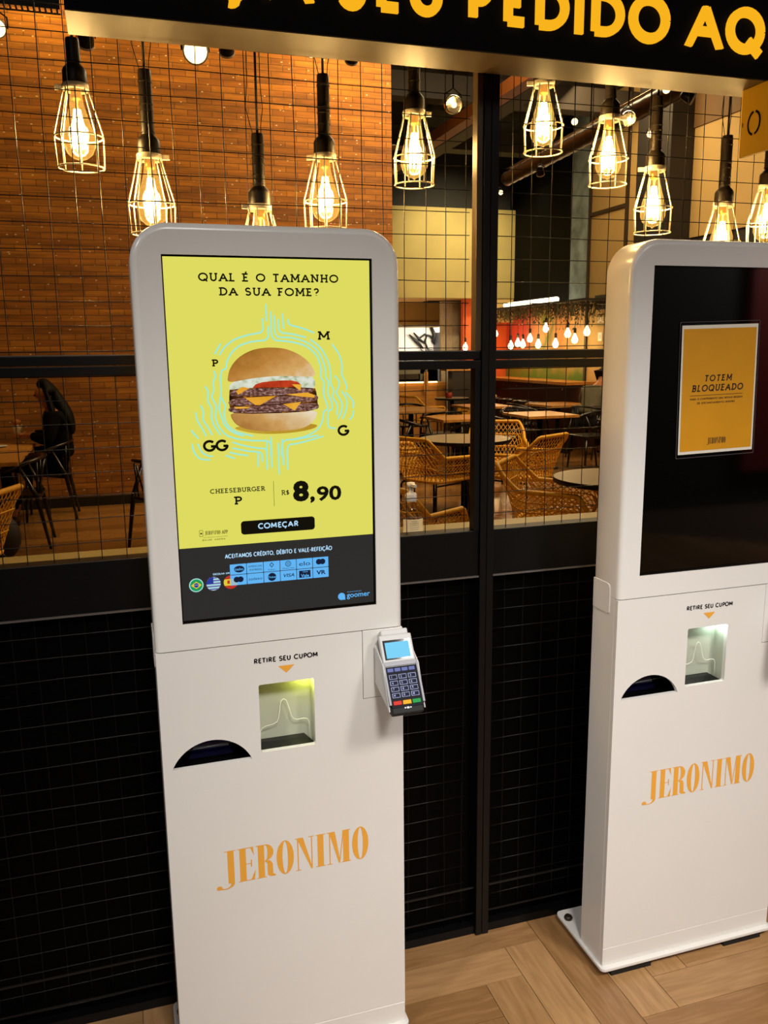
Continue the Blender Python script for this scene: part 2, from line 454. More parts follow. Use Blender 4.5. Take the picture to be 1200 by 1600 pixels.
def A_(cx, cz, rx, rz, a0, a1, n=12):
    return [(cx + rx * math.cos(math.radians(a0 + (a1 - a0) * i / n)), cz + rz * math.sin(math.radians(a0 + (a1 - a0) * i / n))) for i in range(n + 1)]

# own alphabet: width, strokes (centre lines, capital height 1), serif feet (x, height)
ABC = {
 'A': (.86, [[(.06, 0), (.43, 1)], [(.43, 1), (.80, 0)], [(.2, .34), (.66, .34)]], [(.06, 0), (.80, 0)]),
 'B': (.68, [[(.14, 0), (.14, 1)], [(.14, 1), (.36, 1)] + A_(.36, .76, .2, .24, 90, -90) + [(.14, .52)], [(.14, .52), (.38, .52)] + A_(.38, .26, .24, .26, 90, -90) + [(.14, 0)]], [(.1, 0), (.1, 1)]),
 'C': (.82, [A_(.46, .5, .42, .5, 48, 312, 20)], []),
 'D': (.82, [[(.14, 0), (.14, 1)], [(.14, 1), (.34, 1)] + A_(.34, .5, .42, .5, 90, -90, 16) + [(.14, 0)]], [(.1, 0), (.1, 1)]),
 'E': (.62, [[(.14, 0), (.14, 1)], [(.14, 1), (.56, 1)], [(.14, .52), (.48, .52)], [(.14, 0), (.58, 0)]], [(.08, 0), (.08, 1)]),
 'F': (.58, [[(.14, 0), (.14, 1)], [(.14, 1), (.55, 1)], [(.14, .5), (.46, .5)]], [(.14, 0), (.08, 1)]),
 'G': (.86, [A_(.46, .5, .42, .5, 45, 350, 22) + [(.86, .44), (.56, .44)]], []),
 'H': (.82, [[(.14, 0), (.14, 1)], [(.68, 0), (.68, 1)], [(.14, .5), (.68, .5)]], [(.14, 0), (.14, 1), (.68, 0), (.68, 1)]),
 'I': (.28, [[(.14, 0), (.14, 1)]], [(.14, 0), (.14, 1)]),
 'J': (.5, [[(.34, 1), (.34, .25)] + A_(.16, .25, .18, .25, 0, -110)], [(.34, 1)]),
 'L': (.58, [[(.14, 0), (.14, 1)], [(.14, 0), (.55, 0)]], [(.08, 0), (.14, 1)]),
 'M': (1.0, [[(.12, 0), (.16, 1)], [(.16, 1), (.5, .2)], [(.5, .2), (.84, 1)], [(.84, 1), (.88, 0)]], [(.12, 0), (.88, 0), (.12, 1), (.88, 1)]),
 'N': (.86, [[(.14, 0), (.14, 1)], [(.14, 1), (.72, 0)], [(.72, 0), (.72, 1)]], [(.14, 0), (.1, 1), (.72, 1)]),
 'O': (.96, [A_(.48, .5, .44, .5, 0, 360, 28)], []),
 'P': (.64, [[(.14, 0), (.14, 1)], [(.14, 1), (.34, 1)] + A_(.34, .72, .25, .28, 90, -90) + [(.14, .44)]], [(.14, 0), (.1, 1)]),
 'Q': (.96, [A_(.48, .5, .44, .5, 0, 360, 28), [(.56, .24), (.92, -.12)]], []),
 'R': (.72, [[(.14, 0), (.14, 1)], [(.14, 1), (.34, 1)] + A_(.34, .74, .24, .26, 90, -90) + [(.14, .48)], [(.34, .48), (.64, 0)]], [(.14, 0), (.1, 1), (.64, 0)]),
 'S': (.62, [A_(.31, .75, .23, .25, 25, 270, 14) + A_(.31, .25, .25, .25, 90, -155, 14)], []),
 'T': (.70, [[(.35, 0), (.35, 1)], [(.03, 1), (.67, 1)]], [(.35, 0)]),
 'U': (.80, [[(.13, 1), (.13, .36)] + A_(.40, .36, .27, .36, 180, 360, 14) + [(.67, 1)]], [(.13, 1), (.67, 1)]),
 'V': (.8, [[(.05, 1), (.4, 0)], [(.4, 0), (.75, 1)]], [(.05, 1), (.75, 1)]),
 '?': (.56, [A_(.28, .74, .22, .26, 170, -60, 14) + [(.28, .42), (.28, .28)], [(.28, .1), (.28, 0)]], []),
 '$': (.56, [A_(.28, .7, .2, .2, 25, 270, 12) + A_(.28, .29, .22, .21, 90, -155, 12), [(.28, -.1), (.28, 1.1)]], []),
 'X': (.74, [[(.08, 0), (.66, 1)], [(.08, 1), (.66, 0)]], [(.08, 0), (.66, 0), (.08, 1), (.66, 1)]),
 "'": (.2, [[(.1, .8), (.1, 1.0)]], []),
 ' ': (.42, [], []), '-': (.42, [[(.06, .40), (.36, .40)]], []), ',': (.24, [[(.14, .05), (.08, -.16)]], []), 'X': (.74, [[(.08, 0), (.66, 1)], [(.08, 1), (.66, 0)]], [(.08, 0), (.66, 0), (.08, 1), (.66, 1)]),
}
ABC['É'] = (ABC['E'][0], ABC['E'][1] + [[(.28, 1.14), (.44, 1.32)]], ABC['E'][2])
ABC['Ç'] = (ABC['C'][0], ABC['C'][1] + [[(.48, 0), (.52, -.1)] + A_(.46, -.17, .08, .07, 60, -120, 6)], [])
ABC['Ã'] = (ABC['A'][0], ABC['A'][1] + [[(.22, 1.14), (.34, 1.22), (.50, 1.14), (.62, 1.22)]], ABC['A'][2])

def strokes(mb, lines, w, fx, y, tw=None):
    """thicken centre lines to flat bands; fx maps (x, z) to the plane"""
    for ln in lines:
        L = [ln[0]]
        for p in ln[1:]:
            if (p[0] - L[-1][0]) ** 2 + (p[1] - L[-1][1]) ** 2 > 1e-9: L.append(p)
        P = [Vector(fx(p)) for p in L]
        vs = []
        for i, p in enumerate(P):
            a = P[i - 1] if i else None; b = P[i + 1] if i < len(P) - 1 else None
            if a is None or b is None:
                d = (b - p if a is None else p - a).normalized(); nn = Vector((-d.y, d.x)); k = 1.0
            else:
                d1 = (p - a).normalized(); d2 = (b - p).normalized(); d = (d1 + d2)
                d = d.normalized() if d.length > 1e-6 else d1
                nn = Vector((-d.y, d.x)); k = min(1.5, 1 / max(0.3, d.dot(d1)))
            vs.append((p.x + nn.x * w / 2 * k, y, p.y + nn.y * w / 2 * k)); vs.append((p.x - nn.x * w / 2 * k, y, p.y - nn.y * w / 2 * k))
        mb.add(vs, [(2 * i + 1, 2 * i + 3, 2 * i + 2, 2 * i) for i in range(len(P) - 1)])

def lettering(mb, s, x0, x1, zb, zt, y, w=0.13, serif=0.0, gap=0.12, shear=0.0):
    """stroke lettering from the alphabet above, fitted from x0 to x1; w and serif in capital heights"""
    tot = sum(ABC[c][0] for c in s) + gap * (len(s) - 1)
    kx = (x1 - x0) / tot; h = zt - zb; x = 0.0
    hb = (w * 0.5)
    for c in s:
        wd, ls, sf = ABC[c]
        X = x
        fx = lambda p, X=X: (x0 + (X + p[0]) * kx + shear * p[1] * h, zb + (hb + p[1] * (1 - 2 * hb)) * h)
        strokes(mb, ls, w * h, fx, y)
        if serif:
            for (sx, sz) in sf:
                cx, cz = fx((sx, sz))
                hw = serif * h
                mb.add([(cx - hw, y, cz - w * h * .45), (cx + hw, y, cz - w * h * .45), (cx + hw, y, cz + w * h * .45), (cx - hw, y, cz + w * h * .45)], [(0, 1, 2, 3)])
        x += wd + gap

def didone(mb, s, x0, x1, zb, zt, y):
    """tall condensed face with fat stems and hairline serifs (letters J E R O N I M)"""
    h = zt - zb
    W = {'J': .40, 'E': .44, 'R': .50, 'O': .46, 'N': .52, 'I': .27, 'M': .66}
    gap = .045; tot = sum(W[c] for c in s) + gap * (len(s) - 1); kx = (x1 - x0) / tot; x = 0.0
    T = .165; hr = .022; lay = [0]
    for c in s:
        wd = W[c]
        def q(poly, X=x):
            lay[0] += 1
            mb.sheet([(x0 + (X + a) * kx, zb + b * h) for a, b in poly], y - lay[0] * 4e-6)
        def bar(a0, a1, b0, b1): q([(a0, b0), (a1, b0), (a1, b1), (a0, b1)])
        def ring(cx, cz, ro, rzo, ri, rzi, a0, a1, n=26):
            o = []; i_ = []
            for i in range(n + 1):
                a = math.radians(a0 + (a1 - a0) * i / n)
                o.append((cx + ro * math.cos(a), cz + rzo * math.sin(a))); i_.append((cx + ri * math.cos(a), cz + rzi * math.sin(a)))
            for i in range(n): mb.sheet([(x0 + (x + a) * kx, zb + b * h) for a, b in (o[i], o[i + 1], i_[i + 1], i_[i])], y - .0003)
        if c == 'I': bar(.05, .05 + T, 0, 1); bar(0, wd, 0, hr); bar(0, wd, 1 - hr, 1)
        if c == 'J':
            bar(.18, .18 + T, .02, 1); bar(.1, wd, 1 - hr, 1)
            ring(.09, .02, .255, .16, .16, .135, 0, -150, 16); mb.sheet([(x0 + (x + a) * kx, zb + b * h) for a, b in circ(-.06, -.07, .075, 14, .06)], y - .0004)
        if c == 'E':
            bar(.05, .05 + T, 0, 1); bar(0, wd, 0, hr); bar(0, wd - .02, 1 - hr, 1); bar(.2, .34, .5, .5 + hr)
            q([(.34, .40), (.37, .40), (.37, .62), (.34, .62)]); q([(.41, 1), (.43, .74), (.33, 1)]); q([(.43, 0), (.455, .3), (.33, 0)])
        if c == 'R':
            bar(.05, .05 + T, 0, 1); bar(0, .27, 0, hr); bar(0, .27, 1 - hr, 1); bar(.2, .28, .49, .49 + hr)
            ring(.25, .755, .21, .245, .055, .225, 90, -90, 18)
            q([(.22, .5), (.36, .5), (.43, .4), (.44, .08), (.52, .03), (.5, 0), (.38, 0), (.295, .06), (.29, .42)])
        if c == 'O': ring(.23, .5, .23, .515, .075, .49, 0, 360, 36)
        if c == 'N':
            bar(.06, .06 + hr * 1.3, 0, 1); bar(0, .15, 0, hr); bar(0, .15, 1 - hr, 1); bar(.44, .44 + hr * 1.3, 0, 1); bar(.37, wd, 1 - hr, 1)
            q([(.05, 1), (.22, 1), (.47, 0), (.43, 0)])
        if c == 'M':
            bar(.06, .06 + hr * 1.3, 0, 1); bar(0, .14, 0, hr); bar(0, .16, 1 - hr, 1)
            q([(.06, 1), (.22, 1), (.36, .05), (.32, 0)]); q([(.33, 0), (.355, 0), (.47, 1), (.445, 1)])
            bar(.45, .45 + T, 0, 1); bar(.40, wd, 0, hr); bar(.44, wd, 1 - hr, 1)
        x += wd + gap

# ================================================================== THE SETTING
# herringbone floor of the mall: planks 1 by 5 units
UX, UY, OX, OY = 0.1055, 0.1095, 0.906, -0.071
FLOOR = plank_mat('herringbone plank along', '#866038', '#ae8558', (1.2, 12, 1), 0.36)
FLOORV = plank_mat('herringbone plank across', '#866038', '#ae8558', (12, 1.2, 1), 0.36)
fl = MB()
fl.mat(1).box(-4.5, 9.5, -5.6, 0.02, -0.06, -0.0025); fl.mat(0)
gp = 0.0009
def plank(x0, x1, y0, y1):
    X0, X1, Y0, Y1 = OX + x0 * UX + gp, OX + x1 * UX - gp, OY + y0 * UY + gp, OY + y1 * UY - gp
    Y1 = min(Y1, 0.02)
    if X1 < -2.2 or X0 > 5.6 or Y0 > 0.0 or Y1 < -5.2 or Y1 - Y0 < 0.004: return
    fl.box(X0, X1, Y0, Y1, -0.0025, 0.0)
for i in range(-60, 60):
    for k in range(-7, 8):
        fl.mat(2); plank(i, i + 1, i - 5 + 10 * k, i + 10 * k); fl.mat(0)
        plank(i - 5 + 10 * k, i + 10 * k, i - 1, i)
structure(fl.build('floor', [FLOOR, mat('dark grout', '#4a3220', 0.8), FLOORV]))

# dining floor of the restaurant
DFLOOR = plank_mat('dining floor plank', '#6e4a24', '#9a6c38', (1.2, 7, 1), 0.22)
df = MB(); df.mat(1).box(-7, 9.5, 0.02, 19, -0.06, -0.002); df.mat(0)
for j in range(0, 75):
    y0 = 0.3 + j * 0.2; x = -4.0 - random.random()
    while x < 8.0:
        df.box(x + .001, x + 1.199, y0 + .001, y0 + .199, -0.002, 0); x += 1.2
structure(df.build('floor_dining', [DFLOOR, mat('dark joint', '#2c1c0e', 0.8)]))

# ceilings
structure(MB().box(-7, 9.5, 0.02, 19, 5.3, 5.4).build('ceiling', SHADE_DARK))
structure(MB().box(-4.5, 9.5, -5.6, -0.02, 3.5, 3.6).build('ceiling_mall', mat('mall ceiling', '#4a4640', 0.8)))
# mall behind the viewer: dark shopfront with a dark red wall piece (seen only as a reflection)
structure(MB().box(-4.5, 9.5, -5.75, -5.6, 0, 3.5).build('wall_mall', mat('dark shopfront', '#15120f', 0.7)))
structure(MB().box(5.95, 9.0, -5.6, -5.5, 0.36, 3.4).build('wall_mall_red', mat('dark red wall', '#7a1408', 0.6)))

# brick wall of the restaurant, with its end return
structure(MB().box(-7, 3.065, 7.45, 7.75, 0, 5.3).build('wall_back', BRICK))
structure(MB().box(-7, 3.065, 7.43, 7.45, 0.0, 0.10).build('baseboard_back', mat('dark skirting', '#120a05', 0.5)))
structure(MB().box(-7, -6.8, 0.1, 7.45, 0, 5.3).build('wall_left', CREAM))
# far bulkhead, olive plaster, open kitchen below
structure(MB().box(2.6, 7.3, 13.0, 13.2, 2.53, 4.12).build('wall_far', OLIVE))
structure(MB().box(2.6, 7.3, 13.22, 13.4, 4.10, 5.3).build('wall_far_upper', SHADE_DARK))
bk = MB(); bk.box(2.6, 7.3, 13.2, 15.0, 2.53, 2.60); bk.box(2.6, 7.3, 14.95, 15.1, 2.16, 2.56); bk.box(2.6, 7.3, 14.9, 17.0, 2.10, 2.16)
structure(bk.build('ceiling_bulkhead', TAN))
structure(MB().box(3.0, 9.4, 17.0, 17.1, 0, 2.2).build('wall_kitchen', KITCHEN_WHITE))
structure(MB().box(6.70, 7.3, 13.02, 13.18, 2.09, 2.53).build('trim_1', CREAM))
ob = MB(); ob.box(6.39, 7.3, 13.3, 13.42, 0.0, 2.53)
structure(ob.build('wall_far_lower', mat('orange painted wall', '#c8531c', 0.7, var=0.25, vscale=1.5)))
# right wall: mural low, dark and painted bays above, cream towards the front
structure(MB().box(7.3, 7.5, 10.36, 13.3, 0, 2.30).build('wall_right', mural_mat()))
structure(MB().box(7.3, 7.5, 10.95, 13.3, 2.30, 5.3).build('wall_right_dark', mat('black bay', '#050403', 0.7, spec=0.1)))
structure(MB().box(7.3, 7.5, 10.36, 10.95, 2.30, 5.3).build('wall_right_painted', mat('blue grey painted bay', '#8fa0a2', 0.7, var=0.55, vscale=3.0)))
structure(MB().box(7.3, 7.5, 8.64, 10.36, 0, 5.3).build('wall_right_cream', CREAM))
tp = MB()
for (y0, y1, z0, z1) in ((10.30, 10.36, 0, 5.3), (9.28, 9.34, 2.9, 5.3), (9.34, 10.30, 3.62, 3.67)):
    tp.box(7.27, 7.3, y0, y1, z0, z1)
structure(tp.build('trim_2', mat('dark brown trim', '#3a2815', 0.6)))
structure(MB().box(6.95, 7.5, 7.86, 8.60, 0, 5.3).build('wall_right_pillar', mat('near black pillar', '#1c150d', 0.6, var=0.2)))
structure(MB().box(7.3, 7.5, 0.1, 7.86, 3.0, 5.3).build('wall_right_upper', CREAM))
structure(MB().box(7.32, 7.5, 0.1, 7.86, 0, 3.0).build('wall_right_lower', mat('dark lower wall', '#2a2015', 0.7)))
sb = MB(); sb.hexa([(7.28, 7.86, 4.35), (7.30, 7.86, 4.35), (7.30, 7.86, 4.75), (7.28, 7.86, 4.75)], [(7.28, 5.6, 4.35), (7.30, 5.6, 4.35), (7.30, 5.6, 4.75), (7.28, 5.6, 4.75)])
structure(sb.build('trim_3', mat('brown wall band', '#6a4c22', 0.7)))

# ceiling beams over the dining room
for (x0, x1, y0, y1, z0, z1) in ((3.3, 7.3, 11.2, 11.5, 4.7, 5.0), (3.2, 7.3, 8.9, 9.15, 4.75, 5.05), (4.9, 5.15, 4.0, 12.9, 4.62, 4.86)):
    structure(MB().box(x0, x1, y0, y1, z0, z1).build('beam', mat('dark beam', '#2a2115', 0.7)))
bo = MB(); bo.box(4.30, 4.46, 5.0, 12.9, 4.36, 4.50)
structure(bo.build('beam', mat('orange brown beam', '#8a4c16', 0.6)))

# ---- shopfront: frames, panes, sill, dark panels (left bay and right bay)
WX = [(-1.6, 0.8490), (0.8875, 3.0)]
wl = thing('window_1', 'black framed window bay behind the lit kiosk, brick wall seen through it', 'window', (0, 0, 0)); wl['kind'] = 'structure'
fr = MB()
fr.box(-1.6, 0.8490, 0.0, 0.05, 1.5575, 1.5775); fr.box(-1.6, 0.8490, 0.004, 0.05, 1.5790, 1.5995)     # transom, two bars
fr.build('transom', DARK_FRAME, wl, bevel=0.0015)
MB().box(-1.6, 0.8490, 0.0035, 0.012, 1.5995, 1.6015).build('glazing_bead', mat('worn bead', '#8a8378', 0.35, metal=0.6), wl)
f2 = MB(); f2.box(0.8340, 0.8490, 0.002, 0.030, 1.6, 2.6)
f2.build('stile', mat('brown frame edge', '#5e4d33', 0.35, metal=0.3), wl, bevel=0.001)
f2 = MB(); f2.box(0.8340, 0.8490, 0.002, 0.030, 1.153, 1.5575)
f2.build('stile', DARK_FRAME, wl, bevel=0.001)
MB().box(-1.6, 0.8490, 0.004, 0.05, 1.036, 1.153).build('apron', BLACK, wl, bevel=0.001)
MB().box(-1.6, 0.8490, 0.0, 0.006, 1.0315, 1.0355).build('apron_bead', mat('worn grey bead', '#77706a', 0.4, metal=0.5), wl)
MB().box(-1.6, 0.8490, 0.03, 0.034, 1.154, 2.6).build('pane', PANE, wl)
wr = thing('window_2', 'black framed window bay between the mullion and the blocked kiosk', 'window', (0, 0, 0)); wr['kind'] = 'structure'
fr = MB()
fr.box(0.8875, 3.0, 0.0, 0.05, 1.5575, 1.5775); fr.box(0.8875, 3.0, 0.004, 0.05, 1.5790, 1.5995)
fr.build('transom', DARK_FRAME, wr, bevel=0.0015)
MB().box(0.8875, 3.0, 0.0035, 0.012, 1.5995, 1.6015).build('glazing_bead', bpy.data.materials['worn bead'], wr)
MB().box(0.8875, 3.0, 0.004, 0.05, 1.036, 1.153).build('apron', BLACK, wr, bevel=0.001)
MB().box(0.8875, 3.0, 0.0, 0.006, 1.0315, 1.0355).build('apron_bead', bpy.data.materials['worn grey bead'], wr)
MB().box(0.8875, 3.0, 0.03, 0.034, 1.154, 2.6).build('pane', PANE, wr)
mu = MB(); mu.box(0.8495, 0.8670, -0.004, 0.05, 0, 2.6); mu.box(0.8680, 0.8875, -0.004, 0.05, 0, 2.6)
structure(mu.build('trim_4', DARK_FRAME, bevel=0.0015))
# lower cladding
for k, (x0, x1) in enumerate(((-1.6, 0.8490), (0.8875, 3.0))):
    pn = MB(); pn.box(x0, x1, 0.032, 0.06, 0.0, 1.036)
    pn.mat(1).box(x0, x1, 0.006, 0.034, 0.0, 0.024)
    pn.mat(2).box(x0, x1, 0.010, 0.014, 0.138, 0.142).box(x0, x1, 0.010, 0.014, 0.060, 0.062)
    structure(pn.build('wall_front', [BLACK_PANEL, BLACK, mat('dull edge', '#2a2724', 0.4, metal=0.5)]))
structure(MB().box(-7, 9.5, 0.0, 0.1, 2.6, 5.35).build('wall_header', BLACK_PANEL))
structure(MB().box(3.0, 9.5, 0.0, 0.1, 0, 2.6).build('wall_front_right', BLACK_PANEL))
structure(MB().box(-7, -1.6, 0.0, 0.1, 0, 2.6).build('wall_front_left', BLACK_PANEL))
# stone ledge inside
structure(MB().box(-1.6, 3.0, 0.052, 0.262, 1.085, 1.120).build('window_sill', mat('beige stone ledge', '#7a6f4a', 0.35, var=0.06, vscale=8)))
structure(MB().box(-1.6, 3.0, 0.062, 0.24, 0.0, 1.085).build('wall_sill', BLACK_PANEL))

# ---- welded wire mesh in front of the glass
def wire_grid(x0, x1, label, xs):
    g = MB()
    z = 0.055
    rows = []
    while z < 2.58: rows.append(z); z += 0.0518
    for i, z in enumerate(rows):
        pts = []; n = 22
        for j in range(n + 1):
            x = x0 + (x1 - x0) * j / n
            pts.append((x, 0.0165 + 0.0012 * math.sin(x * 9 + i), z + 0.0014 * math.sin(x * 5.1 + i * 1.7) + 0.0006 * math.sin(x * 13 + i * .6)))
        g.tube(pts, 0.00105, 5)
    for i, x in enumerate(xs):
        pts = []; n = 24
        for j in range(n + 1):
            z = 0.03 + 2.56 * j / n
            pts.append((x + 0.0016 * math.sin(z * 4 + i * 2.1) + 0.0006 * math.sin(z * 11 + i), 0.0195 + 0.001 * math.sin(z * 7 + i), z))
        g.tube(pts, 0.00105, 5)
    o = g.build('wire_mesh', WIRE)
    return tag(o, label, 'wire mesh', 'wire mesh panels over the windows')
wire_grid(-1.58, 0.8220, 'dark welded wire mesh panel covering the window bay behind the lit kiosk', [-0.158 + 0.0512 * k for k in range(-25, 20) if -1.57 < -0.158 + 0.0512 * k < 0.815])
wire_grid(0.8885, 2.98, 'dark welded wire mesh panel covering the window bay right of the mullion', [0.933 + 0.0535 * k for k in range(0, 39) if 0.933 + 0.0535 * k < 2.97])

# ================================================================== KIOSKS
HW = 0.2595; TOP = 1.840; SEAM = 1.0165
NB = 0.010
SCREEN_BLACK = mat('switched off display glass', '#030302', 0.05, spec=0.9)
YELLOW_LIT = emit_mat('lit display yellow', '#dedb60', 1.0)
DARK_LIT = mat('lit display charcoal', '#0a0a0a', 0.12, emit='#2b2a29', es=1.0)
INK_LIT = emit_mat('display black', '#14110a', 1.0)
CYAN_LIT = emit_mat('display cyan', '#9fe8d6', 1.0)
BLUE_LIT = emit_mat('display light blue', '#62b4f2', 1.0)
PALE_LIT = emit_mat('display pale blue white', '#b4dcf8', 1.0)
NAVY_LIT = emit_mat('display navy', '#18203a', 1.0)

def arc_moon(x0, x1, zb, zt, n=24):
    c = (x1 - x0) / 2; s = zt - zb; R = (c * c + s * s) / (2 * s); cx = (x0 + x1) / 2; cz = zt - R
    a0 = math.asin(c / R)
    return [(cx + R * math.sin(a), cz + R * math.cos(a)) for a in [-a0 + 2 * a0 * i / n for i in range(n + 1)]][::-1]

def make_kiosk(label, loc, glow):
    t = thing('order_kiosk', label, 'kiosk', loc, 0, 'self-service order kiosks')
    SX0, SX1, SZ0, SZ1 = -0.2035, 0.2015, 1.0700, 1.7825
    # head: rounded top corners, softened front edge, screen opening
    h = MB()
    R = 0.072
    hole = [(SX0, SZ0), (SX1, SZ0), (SX1, SZ1), (SX0, SZ1)]
    rings = []
    for i in range(7):
        a = 0.5 * PI * i / 6
        ins = 0.013 * (1 - math.sin(a)); yy = 0.013 * (1 - math.cos(a))
        rings.append((rrect(-HW + ins, HW - ins, SEAM, TOP - ins, (0, 0, R - ins, R - ins), 10), yy))
    fo = rings[0][0]
    tri = tessellate_polygon([[Vector((p[0], p[1], 0)) for p in fo], [Vector((p[0], p[1], 0)) for p in hole]])
    fl_ = fo + hole; fs = []
    for q in tri:
        a, b, c = [Vector(fl_[i]) for i in q]
        if (b - a).cross(c - a) < 0: q = (q[0], q[2], q[1])
        fs.append(tuple(q))
    h.add([(p[0], 0, p[1]) for p in fl_], fs)
    rings.append((rrect(-HW, HW, SEAM, TOP, (0, 0, R, R), 10), 0.100))
    rings.append((rrect(-HW + .004, HW - .004, SEAM, TOP - .004, (0, 0, R - .004, R - .004), 10), 0.1085))
    vs = []; fs = []; k = len(fo)
    for (pp, yy) in rings: vs += [(p[0], yy, p[1]) for p in pp]
    for i in range(len(rings) - 1):
        for j in range(k):
            fs.append((i * k + j, (i + 1) * k + j, (i + 1) * k + (j + 1) % k, i * k + (j + 1) % k))
    fs.append(tuple((len(rings) - 1) * k + j for j in range(k))[::-1])
    h.add(vs, fs, True)
    # inner edge of the opening
    o = [(p[0], 0, p[1]) for p in hole] + [(p[0], 0.008, p[1]) for p in hole]
    h.add(o, [(0, 1, 5, 4), (1, 2, 6, 5), (2, 3, 7, 6), (3, 0, 4, 7)])
    ho = h.build('head_shell', WHITE, t)
    ho.data.set_sharp_from_angle(angle=math.radians(40))
    bz = MB(); bz.plate([(SX0, SZ0), (SX1, SZ0), (SX1, SZ1), (SX0, SZ1)], [[(SX0 + .0025, SZ0 + .006), (SX1 - .0045, SZ0 + .006), (SX1 - .0045, SZ1 - .0035), (SX0 + .0025, SZ1 - .0035)]], 0.0035, 0.012)
    bz.build('screen_bezel', BLACK_GLOSS, t)
    # lower cabinet
    fp = MB()
    TX, TZ = 0.1690, 0.8600
    outline = [(-HW, 0.0805), (HW, 0.0805), (HW, TZ - .001), (TX - .001, TZ - .001), (TX - .001, SEAM - .0022), (-HW, SEAM - .0022)]
    moon = arc_moon(-0.2415, -0.0765, 0.7595, 0.8155)
    slot = rrect(-0.0575, 0.0605, 0.7710, 0.9225, 0.004, 3)
    fp.plate(outline, [moon, slot], 0.0, 0.012)
    fp.build('front_panel', WHITE, t, bevel=0.0008, seg=1)
    pp = MB(); pp.box(TX + .0005, HW, 0.0004, 0.012, TZ + .0005, SEAM - .0022)
    pp.build('terminal_panel', WHITE, t, bevel=0.0008, seg=1)
    ca = MB()
    for (x0, x1, y0, y1, z0, z1) in ((-HW, -HW + .003, .0135, .1085, .03, SEAM - .001), (HW - .003, HW, .0135, .1085, .03, SEAM - .001), (-HW + .003, HW - .003, .105, .1085, .03, SEAM - .001)):
        ca.box(x0, x1, y0, y1, z0, z1)
    ca.build('cabinet', WHITE, t, bevel=0.0008, seg=1)
    ic = MB(); ic.box(-HW + .003, HW - .003, .012, .105, SEAM - .006, SEAM - .003)
    MB().box(-HW, HW, 0.0, 0.0125, 0.030, 0.0792).build('base_band', WHITE, t, bevel=0.0008, seg=1)
    bp = MB(); vs = []
    pl = rrect(-0.268, 0.268, -0.0136, 0.2310, 0.014, 5)
    n = len(pl)
    bp.add([(x, y, 0.0205) for x, y in pl] + [(x, y, 0.0300) for x, y in pl], [tuple(range(n))[::-1], tuple(range(n, 2 * n))] + [(i, (i + 1) % n, n + (i + 1) % n, n + i) for i in range(n)])
    bp.build('base_plate', WHITE, t, bevel=0.002)
    for (x0, x1, y0, y1) in ((-0.235, -0.115, -0.006, 0.05), (0.115, 0.235, -0.006, 0.05), (-0.235, -0.115, 0.17, 0.22), (0.115, 0.235, 0.17, 0.22)):
        MB().box(x0, x1, y0, y1, 0.0, 0.0206).build('foot', BLACK_RUBBER, t)
    for sx in (-1, 1):
        MB().lathe([(.0115, .030), (.0115, .036), (.009, .040), (.004, .0405)], (sx * .249, .192, 0), 16).build('anchor_bolt', mat('dark bolt', '#3a3128', 0.4, metal=0.6), t)
    sh = MB()
    for sx in (-1, 1):
        pr = [(-.108 + .004, .0)]
        q = rrect(0.0335, 0.1065, 0.9720, 1.0470, (.008, 0, 0, .012), 4)
        x0, x1 = (-HW - .0022, -HW + .001) if sx < 0 else (HW - .001, HW + .0022)
        m = len(q)
        sh.add([(x0, a, b) for a, b in q] + [(x1, a, b) for a, b in q], [tuple(range(m))[::-1], tuple(range(m, 2 * m))] + [(i, (i + 1) % m, m + (i + 1) % m, m + i) for i in range(m)])
        sh.build('side_cover', WHITE, t, fix=True, bevel=0.0008, seg=1); sh = MB()
    # scanner window behind the half-moon
    sc = MB(); sc.box(-0.245, -0.073, 0.050, 0.052, 0.752, 0.824); sc.box(-0.245, -0.243, .0125, .05, .752, .824); sc.box(-0.075, -0.073, .0125, .05, .752, .824)
    sc.box(-0.245, -0.073, .0125, .05, .822, .824); sc.box(-0.245, -0.073, .0125, .05, .752, .7535)
    so = sc.build('scanner_bay', mat('dark scanner glass', '#010102', 0.6, spec=0.08), t)
    s2 = MB(); s2.hexa([(-.205, .047, .757), (-.11, .047, .757), (-.11, .049, .757), (-.205, .049, .757)], [(-.19, .047, .790), (-.125, .047, .790), (-.125, .049, .790), (-.19, .049, .790)])
    s2.build('scanner_lens', mat('blue scanner lens', '#06061c', 0.1, emit='#0c0a3a', es=0.08), so)
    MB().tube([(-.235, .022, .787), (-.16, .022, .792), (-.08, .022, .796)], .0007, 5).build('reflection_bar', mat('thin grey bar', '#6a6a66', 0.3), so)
    # coupon printer bay
    pb = MB()
    pb.box(-.0595, .0625, .0480, .0500, .760, .932); pb.box(-.0610, -.0590, .0125, .050, .760, .932); pb.box(.0620, .0640, .0125, .050, .760, .932)
    pb.box(-.0610, .0640, .0125, .050, .9245, .9265); pb.box(-.0610, .0640, .0125, .050, .758, .760)
    po = pb.build('printer_bay', mat('bay lining', '#b4b6a4', 0.4), t)
    pm = MB(); pm.hexa([(-.0585, .016, .7605), (.0615, .016, .7605), (.0615, .0475, .7605), (-.0585, .0475, .7605)], [(-.0585, .018, .769), (.0615, .018, .769), (.0450, .0470, .779), (-.0585, .0470, .779)])
    pm.build('printer_mouth', mat('black printer', '#0b0b0a', 0.25), po)
    edge = [(-.0535, .030, .776)] + [(-.0535 + .038 * (1 - math.cos(a)) / 2 if False else -.0535 + .012 * (1 - math.cos(a)), .030, .800 + .012 * math.sin(a)) for a in [i * PI / 12 for i in range(7)]]
